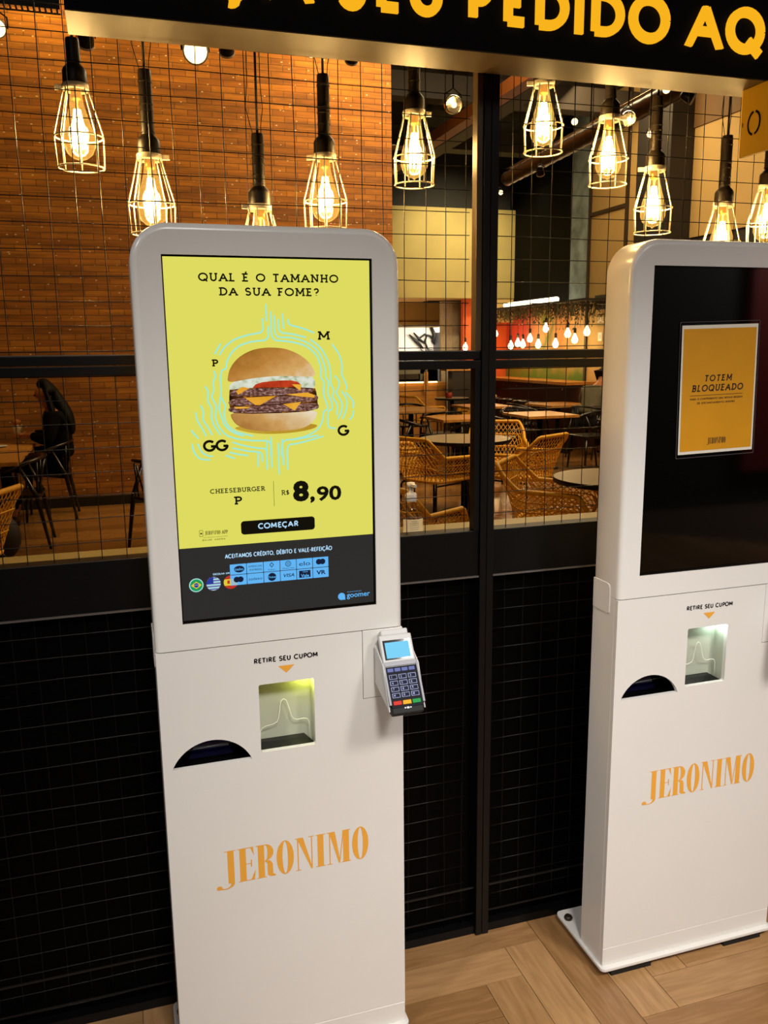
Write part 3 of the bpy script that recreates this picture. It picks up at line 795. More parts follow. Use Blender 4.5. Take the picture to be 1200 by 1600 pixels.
    edge = [(-.0535, .030, .776), (-.0530, .030, .804), (-.0490, .030, .812), (-.0400, .030, .8155), (-.0250, .030, .8175), (-.0160, .030, .822), (-.0125, .030, .832), (-.0090, .030, .856), (-.0060, .030, .868), (-.0005, .030, .872), (.0050, .030, .868), (.0090, .030, .856), (.0150, .030, .832), (.0190, .030, .824), (.0270, .030, .8205), (.0420, .030, .8215), (.0500, .030, .819), (.0535, .030, .812), (.0545, .030, .776)]
    MB().tube(edge, .0008, 6).build('guide_edge', mat('acrylic edge highlight', '#f0f0dc', 0.2), po)  # pale tube stands for the highlight along the clear guide's edge
    MB().sheet([(p[0], p[2]) for p in edge][::-1], .0302).build('paper_guide', CLEAR, po)
    l = light('POINT', (t.location.x + .050, t.location.y + .026, .914), glow[1], glow[0], 0.006); l.name = 'printer_light'
    # printing
    tx = MB(); lettering(tx, 'RETIRE SEU CUPOM', -0.0650, 0.0700, 0.9695, 0.9812, -0.0004, .22, 0, .12)
    tx.build('lettering', BLACK_INK, t)
    MB().sheet([(-.0150, .9590), (.0020, .9425), (.0195, .9590)], -0.0004).build('arrow_mark', ORANGE_INK, t)
    lg = MB(); didone(lg, 'JERONIMO', -0.154, 0.1745, 0.4785, 0.5570, -0.0004)
    lg.build('logo_lettering', ORANGE_INK, t)
    return t

k1 = make_kiosk('white order kiosk with lit yellow burger screen, standing nearest the viewer', (0.2965, -0.255, 0), ((0.80, 0.85, 0.16), 0.11))
k2 = make_kiosk('white order kiosk with dark screen and orange notice, at the right edge', (1.3574, -0.248, 0), ((0.72, 0.95, 0.92), 0.11))

# switched off display
MB().box(-0.2015, 0.1975, 0.0055, 0.009, 1.0755, 1.7795).build('display', SCREEN_BLACK, k2)
# lit display and its picture (local: x across, z up)
dz = 0.0055
dp = MB(); dp.mat(0).box(-0.2015, 0.1975, dz, 0.009, 1.2243, 1.7795); dp.mat(1).box(-0.2015, 0.1975, dz, 0.009, 1.0755, 1.2243)
D1 = dp.build('display', [YELLOW_LIT, DARK_LIT], k1)
Y1 = dz - 0.0003; Y2 = dz - 0.0006; Y3 = dz - 0.0009; Y4 = dz - 0.0012; Y5 = dz - .0015; Y6 = dz - .0018; Y7 = dz - .0021
q = MB()
lettering(q, 'QUAL É O TAMANHO', -.1371, .1325, 1.7355, 1.7512, Y1, .19, .18, .22)
lettering(q, 'DA SUA FOME?', -.0992, .0932, 1.7095, 1.7251, Y1, .19, .18, .22)
q.build('headline', INK_LIT, D1)
q = MB()
for s_, x0, x1, zb, zt in (('M', .0895, .1129, 1.6259, 1.6428), ('P', -.1194, -.1085, 1.5773, 1.5909), ('G', .1264, .1473, 1.4337, 1.4563), ('GG', -.1436, -.0984, 1.4135, 1.4368)):
    q = MB(); lettering(q, s_, x0, x1, zb, zt, Y3, .215, .19, .12); q.build('size_lettering', INK_LIT, D1)
NEON = {'a': [(-0.0092, 1.6533), (-0.0102, 1.626), (-0.0391, 1.6244), (-0.0652, 1.6174), (-0.0824, 1.603), (-0.0924, 1.585), (-0.0937, 1.5723), (-0.1022, 1.5706), (-0.1054, 1.5561), (-0.105, 1.5341), (-0.1065, 1.5195), (-0.098, 1.5026)],
 'b': [(-0.0199, 1.6678), (-0.019, 1.6407), (-0.0459, 1.6372), (-0.0758, 1.6283), (-0.0947, 1.614), (-0.1052, 1.599)],
 'c': [(-0.1017, 1.6206), (-0.1142, 1.6005)],
 'd': [(-0.003, 1.6805), (-0.0042, 1.626), (0.0286, 1.6239), (0.0628, 1.6162), (0.0856, 1.5974), (0.0946, 1.5709), (0.0922, 1.5521), (0.0998, 1.5444), (0.0972, 1.5178), (0.1046, 1.4984), (0.1056, 1.4888), (0.0964, 1.4841), (0.0952, 1.4679), (0.0855, 1.449), (0.0615, 1.4364), (0.0378, 1.4316), (0.0105, 1.4297), (0.0087, 1.3982)],
 'e': [(0.0039, 1.6733), (0.0031, 1.6314), (0.0365, 1.6312), (0.0668, 1.6218), (0.0896, 1.6048), (0.1026, 1.5746), (0.1028, 1.5519), (0.1097, 1.5422), (0.1052, 1.5214), (0.1147, 1.502), (0.1151, 1.4885), (0.1055, 1.4849), (0.1047, 1.4521), (0.1215, 1.4495)],
 'f': [(0.0111, 1.666), (0.011, 1.6405), (0.0367, 1.6378), (0.0652, 1.631)],
 'f2': [(0.0728, 1.6273), (0.0937, 1.6122), (0.1087, 1.5858), (0.114, 1.5592), (0.1124, 1.5403), (0.12, 1.5248), (0.1149, 1.5135), (0.1265, 1.4978), (0.1241, 1.4766)],
 'g': [(0.0198, 1.6769), (0.0211, 1.6478)],
 'h': [(0.03, 1.666), (0.0315, 1.6551), (0.0561, 1.6495), (0.082, 1.6395)],
 'i': [(-0.0122, 1.6938), (-0.0122, 1.6624)],
 'j': [(0.1174, 1.6176), (0.1327, 1.5968), (0.1381, 1.574), (0.135, 1.5589), (0.1465, 1.5357), (0.1452, 1.5261)],
 'k': [(0.1219, 1.5553), (0.1315, 1.5437), (0.1293, 1.5323), (0.1231, 1.5209), (0.1366, 1.5013), (0.1342, 1.4821), (0.1259, 1.4688)],
 'l': [(0.1351, 1.5245), (0.1468, 1.5068), (0.1443, 1.4856), (0.1359, 1.4684)],
 'm': [(0.1431, 1.5223), (0.1608, 1.5026), (0.1585, 1.4891)],
 'n': [(0.1597, 1.4851), (0.1582, 1.4735), (0.1508, 1.466)],
 'o': [(-0.1169, 1.5691), (-0.1137, 1.5599), (-0.1197, 1.5491), (-0.1187, 1.5308), (-0.1247, 1.5199), (-0.1147, 1.5013), (-0.1192, 1.4829), (-0.1146, 1.4642), (-0.1007, 1.4449), (-0.0806, 1.4366), (-0.0469, 1.4314), (-0.0118, 1.4306), (-0.013, 1.3992)],
 'p': [(-0.1065, 1.5195), (-0.1112, 1.4974), (-0.1065, 1.4788), (-0.1017, 1.4637), (-0.0875, 1.45), (-0.0654, 1.4416)],
 'q': [(-0.1353, 1.5403), (-0.1296, 1.5311), (-0.1324, 1.5128), (-0.124, 1.4978), (-0.1267, 1.4794), (-0.1203, 1.4606), (-0.11, 1.4453)],
 'r': [(-0.1455, 1.504), (-0.14, 1.491), (-0.1433, 1.4763), (-0.1331, 1.4611), (-0.1265, 1.446)],
 's': [(-0.1553, 1.4915), (-0.1542, 1.4767), (-0.1459, 1.4616), (-0.1376, 1.4446)],
 't': [(-0.1662, 1.4568), (-0.1525, 1.4396)],
 'u': [(-0.098, 1.5026), (-0.1027, 1.4823), (-0.0961, 1.4635), (-0.08, 1.4497), (-0.0465, 1.4408)],
 'aa': [(-0.0202, 1.4321), (-0.0217, 1.3727)],
 'ab': [(-0.0116, 1.4375), (-0.0119, 1.376)],
 'ac': [(0.0026, 1.4254), (0.0023, 1.3617)],
 'ad': [(0.0106, 1.4327), (0.0119, 1.3794)],
 'ae': [(0.0951, 1.435), (0.0691, 1.4283), (0.0395, 1.4219), (0.0199, 1.4208), (0.0202, 1.3697)],
 'af': [(-0.0876, 1.4301), (-0.0662, 1.4227), (-0.0399, 1.4166), (-0.0216, 1.415), (-0.0213, 1.4035)],
 'ag': [(-0.0889, 1.4188), (-0.074, 1.4155), (-0.0553, 1.4108), (-0.0307, 1.4085), (-0.0303, 1.3885)],
 'ah': [(-0.0948, 1.4108), (-0.0782, 1.4062), (-0.0576, 1.4025)],
 'ai': [(-0.0383, 1.4081), (-0.0394, 1.3794)],
 'aj': [(-0.1026, 1.4054), (-0.0842, 1.3981)],
 'ak': [(-0.1657, 1.4309), (-0.163, 1.414), (-0.1527, 1.4003), (-0.1326, 1.3975)],
 'al': [(-0.1548, 1.4304), (-0.1484, 1.4133), (-0.1359, 1.4052), (-0.1267, 1.4047)],
 'am': [(0.0852, 1.4374), (0.0614, 1.4337), (0.0378, 1.4308), (0.0183, 1.4305)]}
def chaikin(p):
    for _ in range(2):
        o = [p[0]]
        for a, b in zip(p, p[1:]): o += [(a[0] * .8 + b[0] * .2, a[1] * .8 + b[1] * .2), (a[0] * .2 + b[0] * .8, a[1] * .2 + b[1] * .8)]
        p = o + [p[-1]]
    return p
q = MB()
for k_, p_ in NEON.items():
    strokes(q, [chaikin(p_)], .0031, lambda p: p, Y1)
q.build('neon_lines', CYAN_LIT, D1)
BUN = screen_picture('picture bun', [(0.1, '#94601e'), (0.4, '#b9803a'), (0.7, '#d2a460'), (1.0, '#ead2ac')], 60, grad=(3.4, -6.5, 10.60), mix=.35)
BUNB = screen_picture('picture lower bun', [(0.05, '#a06a2c'), (0.35, '#c99a58'), (0.65, '#e2cda4'), (1.0, '#eceae8')], 50, grad=(3.2, 6.0, -8.6), mix=.35)
PATTY = screen_picture('picture patty', [(0.34, '#3c241c'), (0.52, '#7a5044'), (0.68, '#b89a96')], 220, stretch=(.6, 1, 1.2))
CHEESE = screen_picture('picture cheese', [(0.3, '#d8901c'), (0.7, '#f0b23c')], 20)
LETT = screen_picture('picture lettuce', [(0.3, '#7c8a3c'), (0.5, '#cfd6c0'), (0.75, '#eceae6')], 70)
TOMA = screen_picture('picture tomato', [(0.3, '#9a2a14'), (0.7, '#d84a26')], 50)
SHAD = screen_picture('picture shadow', [(0.3, '#b48a24'), (0.7, '#c8a838')], 10)
bm_ = MB()
def smooth_poly(p, it=1):
    for _ in range(it):
        o = []
        for i in range(len(p)):
            a = p[i]; b = p[(i + 1) % len(p)]
            o += [(a[0] * .75 + b[0] * .25, a[1] * .75 + b[1] * .25), (a[0] * .25 + b[0] * .75, a[1] * .25 + b[1] * .75)]
        p = o
    return p
bm_.mat(6).sheet(smooth_poly([(-.075, 1.462), (-.085, 1.456), (-.04, 1.4445), (.02, 1.443), (.072, 1.449), (.088, 1.458), (.06, 1.462)], 2), Y1)
bm_.mat(1).sheet(smooth_poly([(-.0894, 1.4893), (-.0144, 1.4874), (.0838, 1.4893), (.0823, 1.4742), (.0700, 1.4592), (.0462, 1.4505), (.0034, 1.4483), (-.0461, 1.4510), (-.0758, 1.4608), (-.0881, 1.4763)], 2), Y2)
bm_.mat(4).sheet(smooth_poly([(-.0905, 1.5466), (-.0420, 1.5560), (-.0118, 1.5580), (.0187, 1.5590), (.0805, 1.5560), (.0818, 1.5296), (.0563, 1.5257), (-.0280, 1.5267), (-.0879, 1.5226)], 2), Y2)
bm_.mat(5).sheet(smooth_poly([(-.0465, 1.5330), (-.0348, 1.5446), (.0031, 1.5482), (.0415, 1.5480), (.0566, 1.5359), (.0256, 1.5310), (-.0126, 1.5300)], 1), Y3)
bm_.mat(4).sheet(smooth_poly([(-.058, 1.556), (-.05, 1.5455), (-.036, 1.549), (-.02, 1.5475), (-.008, 1.556), (-.03, 1.559)], 1), Y4)
bm_.mat(4).sheet(smooth_poly([(.018, 1.558), (.028, 1.5495), (.042, 1.5485), (.056, 1.5395), (.07, 1.538), (.078, 1.545), (.075, 1.557), (.04, 1.5605)], 1), Y4)
bm_.mat(7).sheet(smooth_poly([(-.090, 1.525), (-.088, 1.535), (.080, 1.535), (.084, 1.52), (.086, 1.49), (.05, 1.484), (-.08, 1.485), (-.091, 1.495)], 1), Y3 - .0002)
bm_.mat(2)
for p_ in ([(-.0900, 1.5282), (-.0726, 1.5345), (-.0125, 1.5359), (.0488, 1.5344), (.0800, 1.5304), (.0718, 1.5215), (.0406, 1.5200), (-.0131, 1.5175), (-.0695, 1.5172), (-.0890, 1.5200)],
           [(-.0940, 1.5080), (-.0808, 1.5168), (-.0434, 1.5190), (.0251, 1.5190), (.0796, 1.5223), (.0880, 1.5142), (.0831, 1.5055), (.0479, 1.5035), (-.0061, 1.5005), (-.0628, 1.4992), (-.0888, 1.5010)],
           [(-.0946, 1.4950), (-.0852, 1.5014), (-.0441, 1.5016), (.0245, 1.5026), (.0835, 1.5047), (.0890, 1.4951), (.0826, 1.4872), (.0395, 1.4857), (-.0144, 1.4844), (-.0783, 1.4860), (-.0900, 1.4885)]):
    zc = sum(p[1] for p in p_) / len(p_)
    bm_.sheet(smooth_poly([(p[0], zc + (p[1] - zc) * .80) for p in p_], 2), Y4 - .0001)
bm_.mat(3)
for p_ in ([(-.0765, 1.5297), (-.0650, 1.5376), (-.0502, 1.5346), (-.0731, 1.5223)], [(-.0603, 1.5164), (.0021, 1.5184), (-.0308, 1.5013), (-.0403, 1.5016)],
           [(.0215, 1.5205), (.0641, 1.5235), (.0787, 1.5183), (.0786, 1.5126), (.0482, 1.516)], [(.0149, 1.5018), (.0518, 1.5053), (.0377, 1.4883)], [(.0335, 1.5402), (.0528, 1.5397), (.0505, 1.5266)], [(-.082, 1.4995), (-.05, 1.4985), (-.055, 1.4955), (-.078, 1.4955)]):
    bm_.sheet(p_, Y5)
bm_.mat(0).sheet(smooth_poly([(-.0926, 1.5450), (-.0910, 1.5595), (-.0855, 1.5758), (-.0699, 1.5938), (-.0472, 1.6063), (-.0247, 1.6115), (-.0003, 1.6122), (.0243, 1.6095), (.0507, 1.5985), (.0700, 1.5830), (.0795, 1.5674), (.0825, 1.5530), (.0340, 1.5563), (-.0041, 1.5570), (-.0494, 1.5531)], 2), Y6)
bm_.build('burger_picture', [BUN, BUNB, PATTY, CHEESE, LETT, TOMA, SHAD, screen_picture('picture gap', [(0.3, '#1c0d06'), (0.55, '#4a260e'), (0.7, '#b4742c')], 60)], D1)
q = MB()
lettering(q, 'CHEESEBURGER', -.1355, -.0275, 1.3305, 1.3398, Y1, .18, .18, .16)
lettering(q, 'P', -.0885, -.0745, 1.3056, 1.3224, Y1, .21, .2)
q.box(-.0101, -.0094, Y1, Y1 + .0001, 1.2978, 1.3487)
lettering(q, 'R$', .0059, .0216, 1.3190, 1.3292, Y1, .16, .14, .1)
sans(q, '8', .0292, .0624, 1.3040, 1.3460, Y1, .055)
sans(q, ',', .0645, .0743, 1.3045, 1.3340, Y1, .05)
sans(q, '90', .0785, .1304, 1.3025, 1.3322, Y1, .028)
q.build('price_lettering', INK_LIT, D1)
q = MB(); q.mat(0).sheet(rrect(-.0784, .0727, 1.2435, 1.2712, .0065, 5), Y1); q.mat(1); lettering(q, 'COMEÇAR', -.0436, .0382, 1.2528, 1.2648, Y2, .20, 0, .14)
q.build('start_button', [INK_LIT, PALE_LIT], D1)
q = MB(); didone(q, 'JERONIMO', -.1501, -.1195, 1.2486, 1.2565, Y1); lettering(q, 'APP', -.1165, -.1053, 1.2486, 1.2560, Y1, .14, .1)
q.plate(rrect(-.1608, -.1536, 1.2459, 1.2589, .001, 2), [rrect(-.1601, -.1543, 1.2466, 1.2582, .001, 2)], Y1, Y1 + .0001); q.box(-.1592, -.1552, Y1, Y1 + .0001, 1.2505, 1.2535)
q.box(-.1541, -.1055, Y1, Y1 + .0001, 1.2432, 1.2437); lettering(q, 'BAIXE', -.1556, -.1370, 1.2368, 1.2398, Y1, .2, .1, .2); lettering(q, 'AGORA', -.1318, -.1104, 1.2368, 1.2398, Y1, .2, .1, .2)
q.build('app_lettering', emit_mat('display brown ink', '#5a4c1e', 1.0), D1)
q = MB(); lettering(q, 'ACEITAMOS CRÉDITO, DÉBITO E VALE-REFEIÇÃO', -.1129, .1075, 1.1970, 1.2062, Y1, .18, 0, .12)
q.build('payment_lettering', PALE_LIT, D1); q = MB(); lettering(q, 'ESCOLHA UM', -.1384, -.1055, 1.1650, 1.1690, Y1, .2, 0, .12)
q.build('language_lettering', PALE_LIT, D1)
cx0, cx1, cz0, cz1 = -.1050, .0998, 1.1398, 1.1846
q = MB(); q.mat(0)
cw = (cx1 - cx0) / 6; chh = (cz1 - cz0) / 2
cells = [(i, j, cx0 + i * cw + .0006, cx0 + (i + 1) * cw - .0006, cz0 + j * chh + .0006, cz0 + (j + 1) * chh - .0006) for i in range(6) for j in range(2)]
for i, j, a, b, c, d in cells: q.sheet(rrect(a, b, c, d, .0008, 2), Y2)
q.mat(1)
def card(i, j, s, bold=.01, u0=.15, u1=.85, v0=.38, v1=.62, shear=0):
    a = cx0 + i * cw; c = cz0 + j * chh
    sans(q, s, a + cw * u0, a + cw * u1, c + chh * v0, c + chh * v1, Y3 - .0002, bold, 1.0, shear)
def cc(i, j): return (cx0 + (i + .5) * cw, cz0 + (j + .5) * chh)
x_, z_ = cc(0, 1); q.sheet(circ(x_ + .002, z_, .0105, 24, .007), Y3); q.mat(0); card(0, 1, 'cielo', .015, .2, .8); q.mat(1)
card(1, 1, 'AMERICAN', .0, .1, .9, .56, .74); card(1, 1, 'EXPRESS', .0, .18, .9, .24, .42)
x_, z_ = cc(2, 1); strokes(q, [[(x_ - .004, z_ + .003), (x_, z_ + .0075), (x_ + .004, z_ + .003), (x_, z_ - .0015), (x_ - .004, z_ + .003)]], .0013, lambda p: p, Y3); card(2, 1, 'hiper', 0, .28, .72, .14, .26)
x_, z_ = cc(3, 1); strokes(q, [A_(x_, z_ + .0025, .0055, .0055, 0, 360, 18), [(x_ - .0018, z_ - .001), (x_ - .0018, z_ + .006)], [(x_ + .0018, z_ - .001), (x_ + .0018, z_ + .006)]], .0011, lambda p: p, Y3); card(3, 1, 'Diners Club', 0, .15, .85, .14, .26)
card(4, 1, 'elo', .0, .16, .84, .30, .70)
for (ii, jj) in ((5, 1), (0, 0)):
    x_, z_ = cc(ii, jj); q.sheet(circ(x_ - .004, z_ + .001, .006), Y3); q.sheet(circ(x_ + .004, z_ + .001, .006), Y3 - .0001)
    strokes(q, [A_(x_ - .004, z_ + .001, .006, .006, -60, 60, 10)], .0007, lambda p: p, Y3 - .0001)
card(1, 0, 'sodexo', .0, .1, .9, .36, .62)
x_, z_ = cc(2, 0); q.sheet(circ(x_, z_, .0085), Y3); q.mat(0); card(2, 0, 'Ticket', .015, .24, .76, .4, .58); q.mat(1)
card(3, 0, 'VISA', .012, .2, .85, .36, .68, .25)
x_, z_ = cc(4, 0); q.sheet([(x_ - .012, z_ - .0075), (x_ + .012, z_ - .0075), (x_ + .012, z_ + .0075), (x_ - .012, z_ + .0075)], Y3); q.mat(0); card(4, 0, 'Vale', .02, .26, .76, .2, .5); card(4, 0, 'VISA', .0, .36, .7, .64, .78); q.mat(1)
card(5, 0, 'VR', .03, .22, .8, .32, .72)
q.build('card_tiles', [BLUE_LIT, NAVY_LIT], D1)
q = MB()
fx_, fz_, fr_ = -.1722, 1.1477, .0142
q.mat(3).sheet(circ(fx_, fz_, fr_), Y1); q.mat(0).sheet(circ(fx_, fz_, fr_ * .86), Y2); q.mat(1).sheet([(fx_ - .0105, fz_), (fx_, fz_ - .0075), (fx_ + .0105, fz_), (fx_, fz_ + .0075)], Y3); q.mat(2).sheet(circ(fx_, fz_, .0047), Y4)
q.mat(3); strokes(q, [A_(fx_, fz_ - .006, .007, .007, 60, 125, 6)], .0008, lambda p: p, Y5)
fx_ = -.1382
q.mat(3).sheet(circ(fx_, fz_, fr_), Y1)
q.mat(4)
for i in range(5):
    zz = fz_ - fr_ + .0016 + i * .0058; hw_ = math.sqrt(max(fr_ ** 2 - (zz + .0014 - fz_) ** 2, 1e-8))
    q.sheet([(fx_ - hw_, zz), (fx_ + hw_, zz), (fx_ + hw_, zz + .0026), (fx_ - hw_, zz + .0026)], Y2)
q.mat(2).sheet([p for p in circ(fx_, fz_, fr_, 48) if p[0] <= fx_ + 1e-6 and p[1] >= fz_ - 1e-6] + [(fx_, fz_)], Y3)
fx_ = -.1038
q.mat(5).sheet(circ(fx_, fz_, fr_), Y1); q.mat(1)
q.sheet([p for p in circ(fx_, fz_, fr_, 64) if abs(p[1] - fz_) <= fr_ * .5], Y2)
q.mat(5).sheet([(fx_ - .007, fz_ - .003), (fx_ - .002, fz_ - .003), (fx_ - .002, fz_ + .004), (fx_ - .007, fz_ + .004)], Y2 - .00005)
q.build('language_flags', [emit_mat('flag green', '#1f9a58', 1), emit_mat('flag yellow', '#e2c838', 1), emit_mat('flag blue', '#2c3a9a', 1), emit_mat('flag white', '#a8dcd8', 1), emit_mat('flag violet', '#6a56a8', 1), emit_mat('flag red', '#c03424', 1)], D1)
q = MB(); q.sheet(circ(.1262, 1.0945, .0078), Y1); q.sheet([(.1282, 1.0868), (.1345, 1.0868), (.1338, 1.0935)], Y1)
sans(q, 'goomer', .1376, .1885, 1.0905, 1.1015, Y1, .012); sans(q, 'desenvolvido por', .1387, .1704, 1.1022, 1.1042, Y1, .0)
q.build('maker_mark', BLUE_LIT, D1)

# ---- card payment terminals, tilted out of the cabinets on white cradles
def make_terminal(label, loc):
    t = thing('card_terminal', label, 'card terminal', loc)
    # local frame: origin at the panel; face runs from top (y -0.028, z 1.000) to bottom (y -0.117, z .8755)
    T = Vector((0, -0.030, 1.006)); B_ = Vector((0, -0.118, 0.872)); ax = Vector((1, 0, 0)); dn = (B_ - T).normalized(); nr = ax.cross(dn); nr = -nr if nr.y > 0 else nr
    L = (B_ - T).length
    def P(u, v, w): return tuple(T + ax * u + dn * v + nr * w)
    def slab(mb, u0, u1, v0, v1, w0, w1):
        mb.hexa([P(u0, v0, w0), P(u1, v0, w0), P(u1, v1, w0), P(u0, v1, w0)], [P(u0, v0, w1), P(u1, v0, w1), P(u1, v1, w1), P(u0, v1, w1)])
    cr = MB()
    # cradle: back plate on the cabinet and two cheeks running down to the lower lip
    cr.box(-.030, .030, -.014, -.0002, .880, 1.005)
    for s in (-1, 1):
        u = s * .0385
        a, b = (u - .0015, u + .0015)
        q0 = [(a, -.012, .985), (a, -.012, .900), P(a, L - .004, -.006), P(a, .062, .006)]
        q1 = [(b, -.012, .985), (b, -.012, .900), P(b, L - .004, -.006), P(b, .062, .006)]
        cr.hexa(q0, q1)
    slab(cr, -.040, .040, .060, L - .012, -.012, -.009)
    cr.build('cradle', WHITE_PLASTIC, t, fix=True, bevel=0.001)
    bd = MB(); slab(bd, -.0355, .0355, -.002, L, -.022, -.004)
    bd.build('body', BLACK_RUBBER, t, fix=True, bevel=0.004, seg=3)
    tp_ = MB(); slab(tp_, -.036, .036, -.004, .066, -.014, .0015)
    tp_.build('screen_housing', WHITE_PLASTIC, t, fix=True, bevel=0.003, seg=3)
    pc = MB(); slab(pc, -.030, .030, -.016, -.002, -.022, .001)
    pc.build('paper_cover', WHITE_PLASTIC, t, fix=True, bevel=0.003, seg=3)
    s1 = MB(); slab(s1, -.0305, .0305, .008, .050, .0010, .0020)
    so = s1.build('screen', BLACK_GLOSS, t, fix=True)
    s2 = MB(); slab(s2, -.0265, .0265, .013, .047, .0020, .0024)
    s2.build('backlight', emit_mat('lit blue screen', '#7fd4fa', 1.0), so, fix=True)
    kp = MB(); slab(kp, -.0340, .0340, .064, L - .010, -.006, .0005)
    ko = kp.build('keypad_plate', mat('slate keypad', '#14151e', 0.6, spec=0.15), t, fix=True, bevel=.001)
    rm = MB()
    for s in (-1, 1): slab(rm, s * .0365 - .0025, s * .0365 + .0025, .058, L - .016, -.008, .0040)
    slab(rm, -.039, .039, .054, .064, -.008, .0030)
    rm.build('keypad_surround', mat('silver grey plastic', '#8c8b92', 0.4), t, fix=True, bevel=.001)
    KEY = mat('dark blue key', '#12152c', 0.6, spec=0.15); RIM = mat('pale key rim', '#98a0c8', 0.5, spec=0.2); SOFT = mat('soft key', '#5a649c', 0.5, spec=0.2)
    for i in range(4):
        m = MB(); slab(m, -.031 + i * .0158, -.031 + i * .0158 + .0136, .068, .076, .0005, .0022)
        m.build('soft_key', SOFT, ko, fix=True, bevel=.0008, seg=1)
    rows = ['1', '2', '3', '4', '5', '6', '7', '8', '9', '*', '0', '#']
    for k_, ch in enumerate(rows):
        i, j = k_ % 3, k_ // 3
        u = -.0208 + i * .0208; v = .0865 + j * .0128
        m = MB(); m.mat(1); slab(m, u - .0085, u + .0085, v - .0048, v + .0048, .0005, .0020); m.mat(0); slab(m, u - .0073, u + .0073, v - .0037, v + .0037, .0020, .0025)
        m.mat(1)
        vs, fs = _font_mesh(ch, .02, 1, 0)
        a = min(p[0] for p in vs); c = max(p[0] for p in vs); b = min(p[1] for p in vs); d = max(p[1] for p in vs)
        kk = .0050 / max(d - b, .45)
        m.add([P(u - .0035 + (p[0] - (a + c) / 2) * kk, v - (p[1] - (b + d) / 2) * kk, .0027) for p in vs], fs)
        m.build('number_key', [KEY, RIM], ko, fix=True)
    for i, c in enumerate(('#c02410', '#d8a010', '#0c8a3c')):
        m = MB(); u = -.0208 + i * .0208; slab(m, u - .0092, u + .0092, .1362, .1450, .0005, .0026)
        m.build(('cancel_key', 'clear_key', 'enter_key')[i], mat('key ' + c, c, 0.5, spec=0.2), ko, fix=True, bevel=.0012, seg=2)
    ch_ = MB(); slab(ch_, -.0345, .0345, L - .012, L + .004, -.020, .0005)
    co = ch_.build('chin', BLACK_RUBBER, t, fix=True, bevel=.004, seg=3)
    ic = MB()
    for u, w_ in ((-.006, .0016), (0, .0026), (.006, .0016)): slab(ic, u - w_, u + w_, L - .0085 - w_ * .7, L - .0085 + w_ * .7, .0005, .0009)
    ic.build('contactless_mark', mat('white mark', '#e8e8f0', 0.4), co, fix=True)
    return t
make_terminal('grey card payment terminal with blue screen, tilted out of the lit kiosk', (0.529, -0.255, 0))
make_terminal('grey card payment terminal on the blocked kiosk, at the right edge', (1.590, -0.248, 0))

# ---- notice in a plastic sleeve on the dark screen
nt = thing('notice', 'orange paper notice in clear sleeve taped on the dark screen', 'notice', (1.3574 - .012, -0.248 + .0035, 1.5055))
nt.rotation_euler = (0, math.radians(-1.3), 0)
MB().box(-.1105, .1105, -.0003, .0004, -.1575, .1565).build('sleeve', CLEAR, nt)
se = MB(); se.plate(rrect(-.1105, .1105, -.1575, .1565, .003, 3), [rrect(-.1092, .1092, -.1562, .1552, .003, 3)], -.0006, .0004)
se.build('sleeve_edge', mat('grey sleeve edge', '#4a4546', 0.3), nt)
MB().box(-.105, .105, -.0010, -.0005, -.1485, .1485).build('paper', mat('white paper', '#d8d0be', 0.6), nt)
MB().box(-.1005, .1005, -.0014, -.0011, -.1415, .1405).build('orange_print', mat('printed orange', '#c98a0c', 0.5, var=0.05, vscale=9), nt)
q = MB()
lettering(q, 'TOTEM', -.040, .036, .0195, .0345, -.0016, .19, .13, .28, .12)
lettering(q, 'BLOQUEADO', -.073, .068, -.0035, .0125, -.0016, .19, .13, .24, .12)
PRINT = mat('dark brown print', '#2a1406', 0.6)
q.build('heading_lettering', PRINT, nt); q = MB(); q.box(-.078, .069, -.0017, -.0016, -.0128, -.0116)
q.build('rule_line', PRINT, nt); q = MB()
lettering(q, 'PARA O CUMPRIMENTO DAS NOVAS REGRAS', -.078, .069, -.0225, -.0178, -.0016, .22, .1, .14, .12)
lettering(q, 'DE DISTANCIAMENTO MÍNIMO'.replace('Í', 'I'), -.058, .048, -.0322, -.0275, -.0016, .22, .1, .14, .12)
q.build('small_lettering', PRINT, nt); q = MB()
didone(q, 'JERONIMO', -.0245, .0265, -.1270, -.1125, -.0016)
q.build('logo_lettering', PRINT, nt)

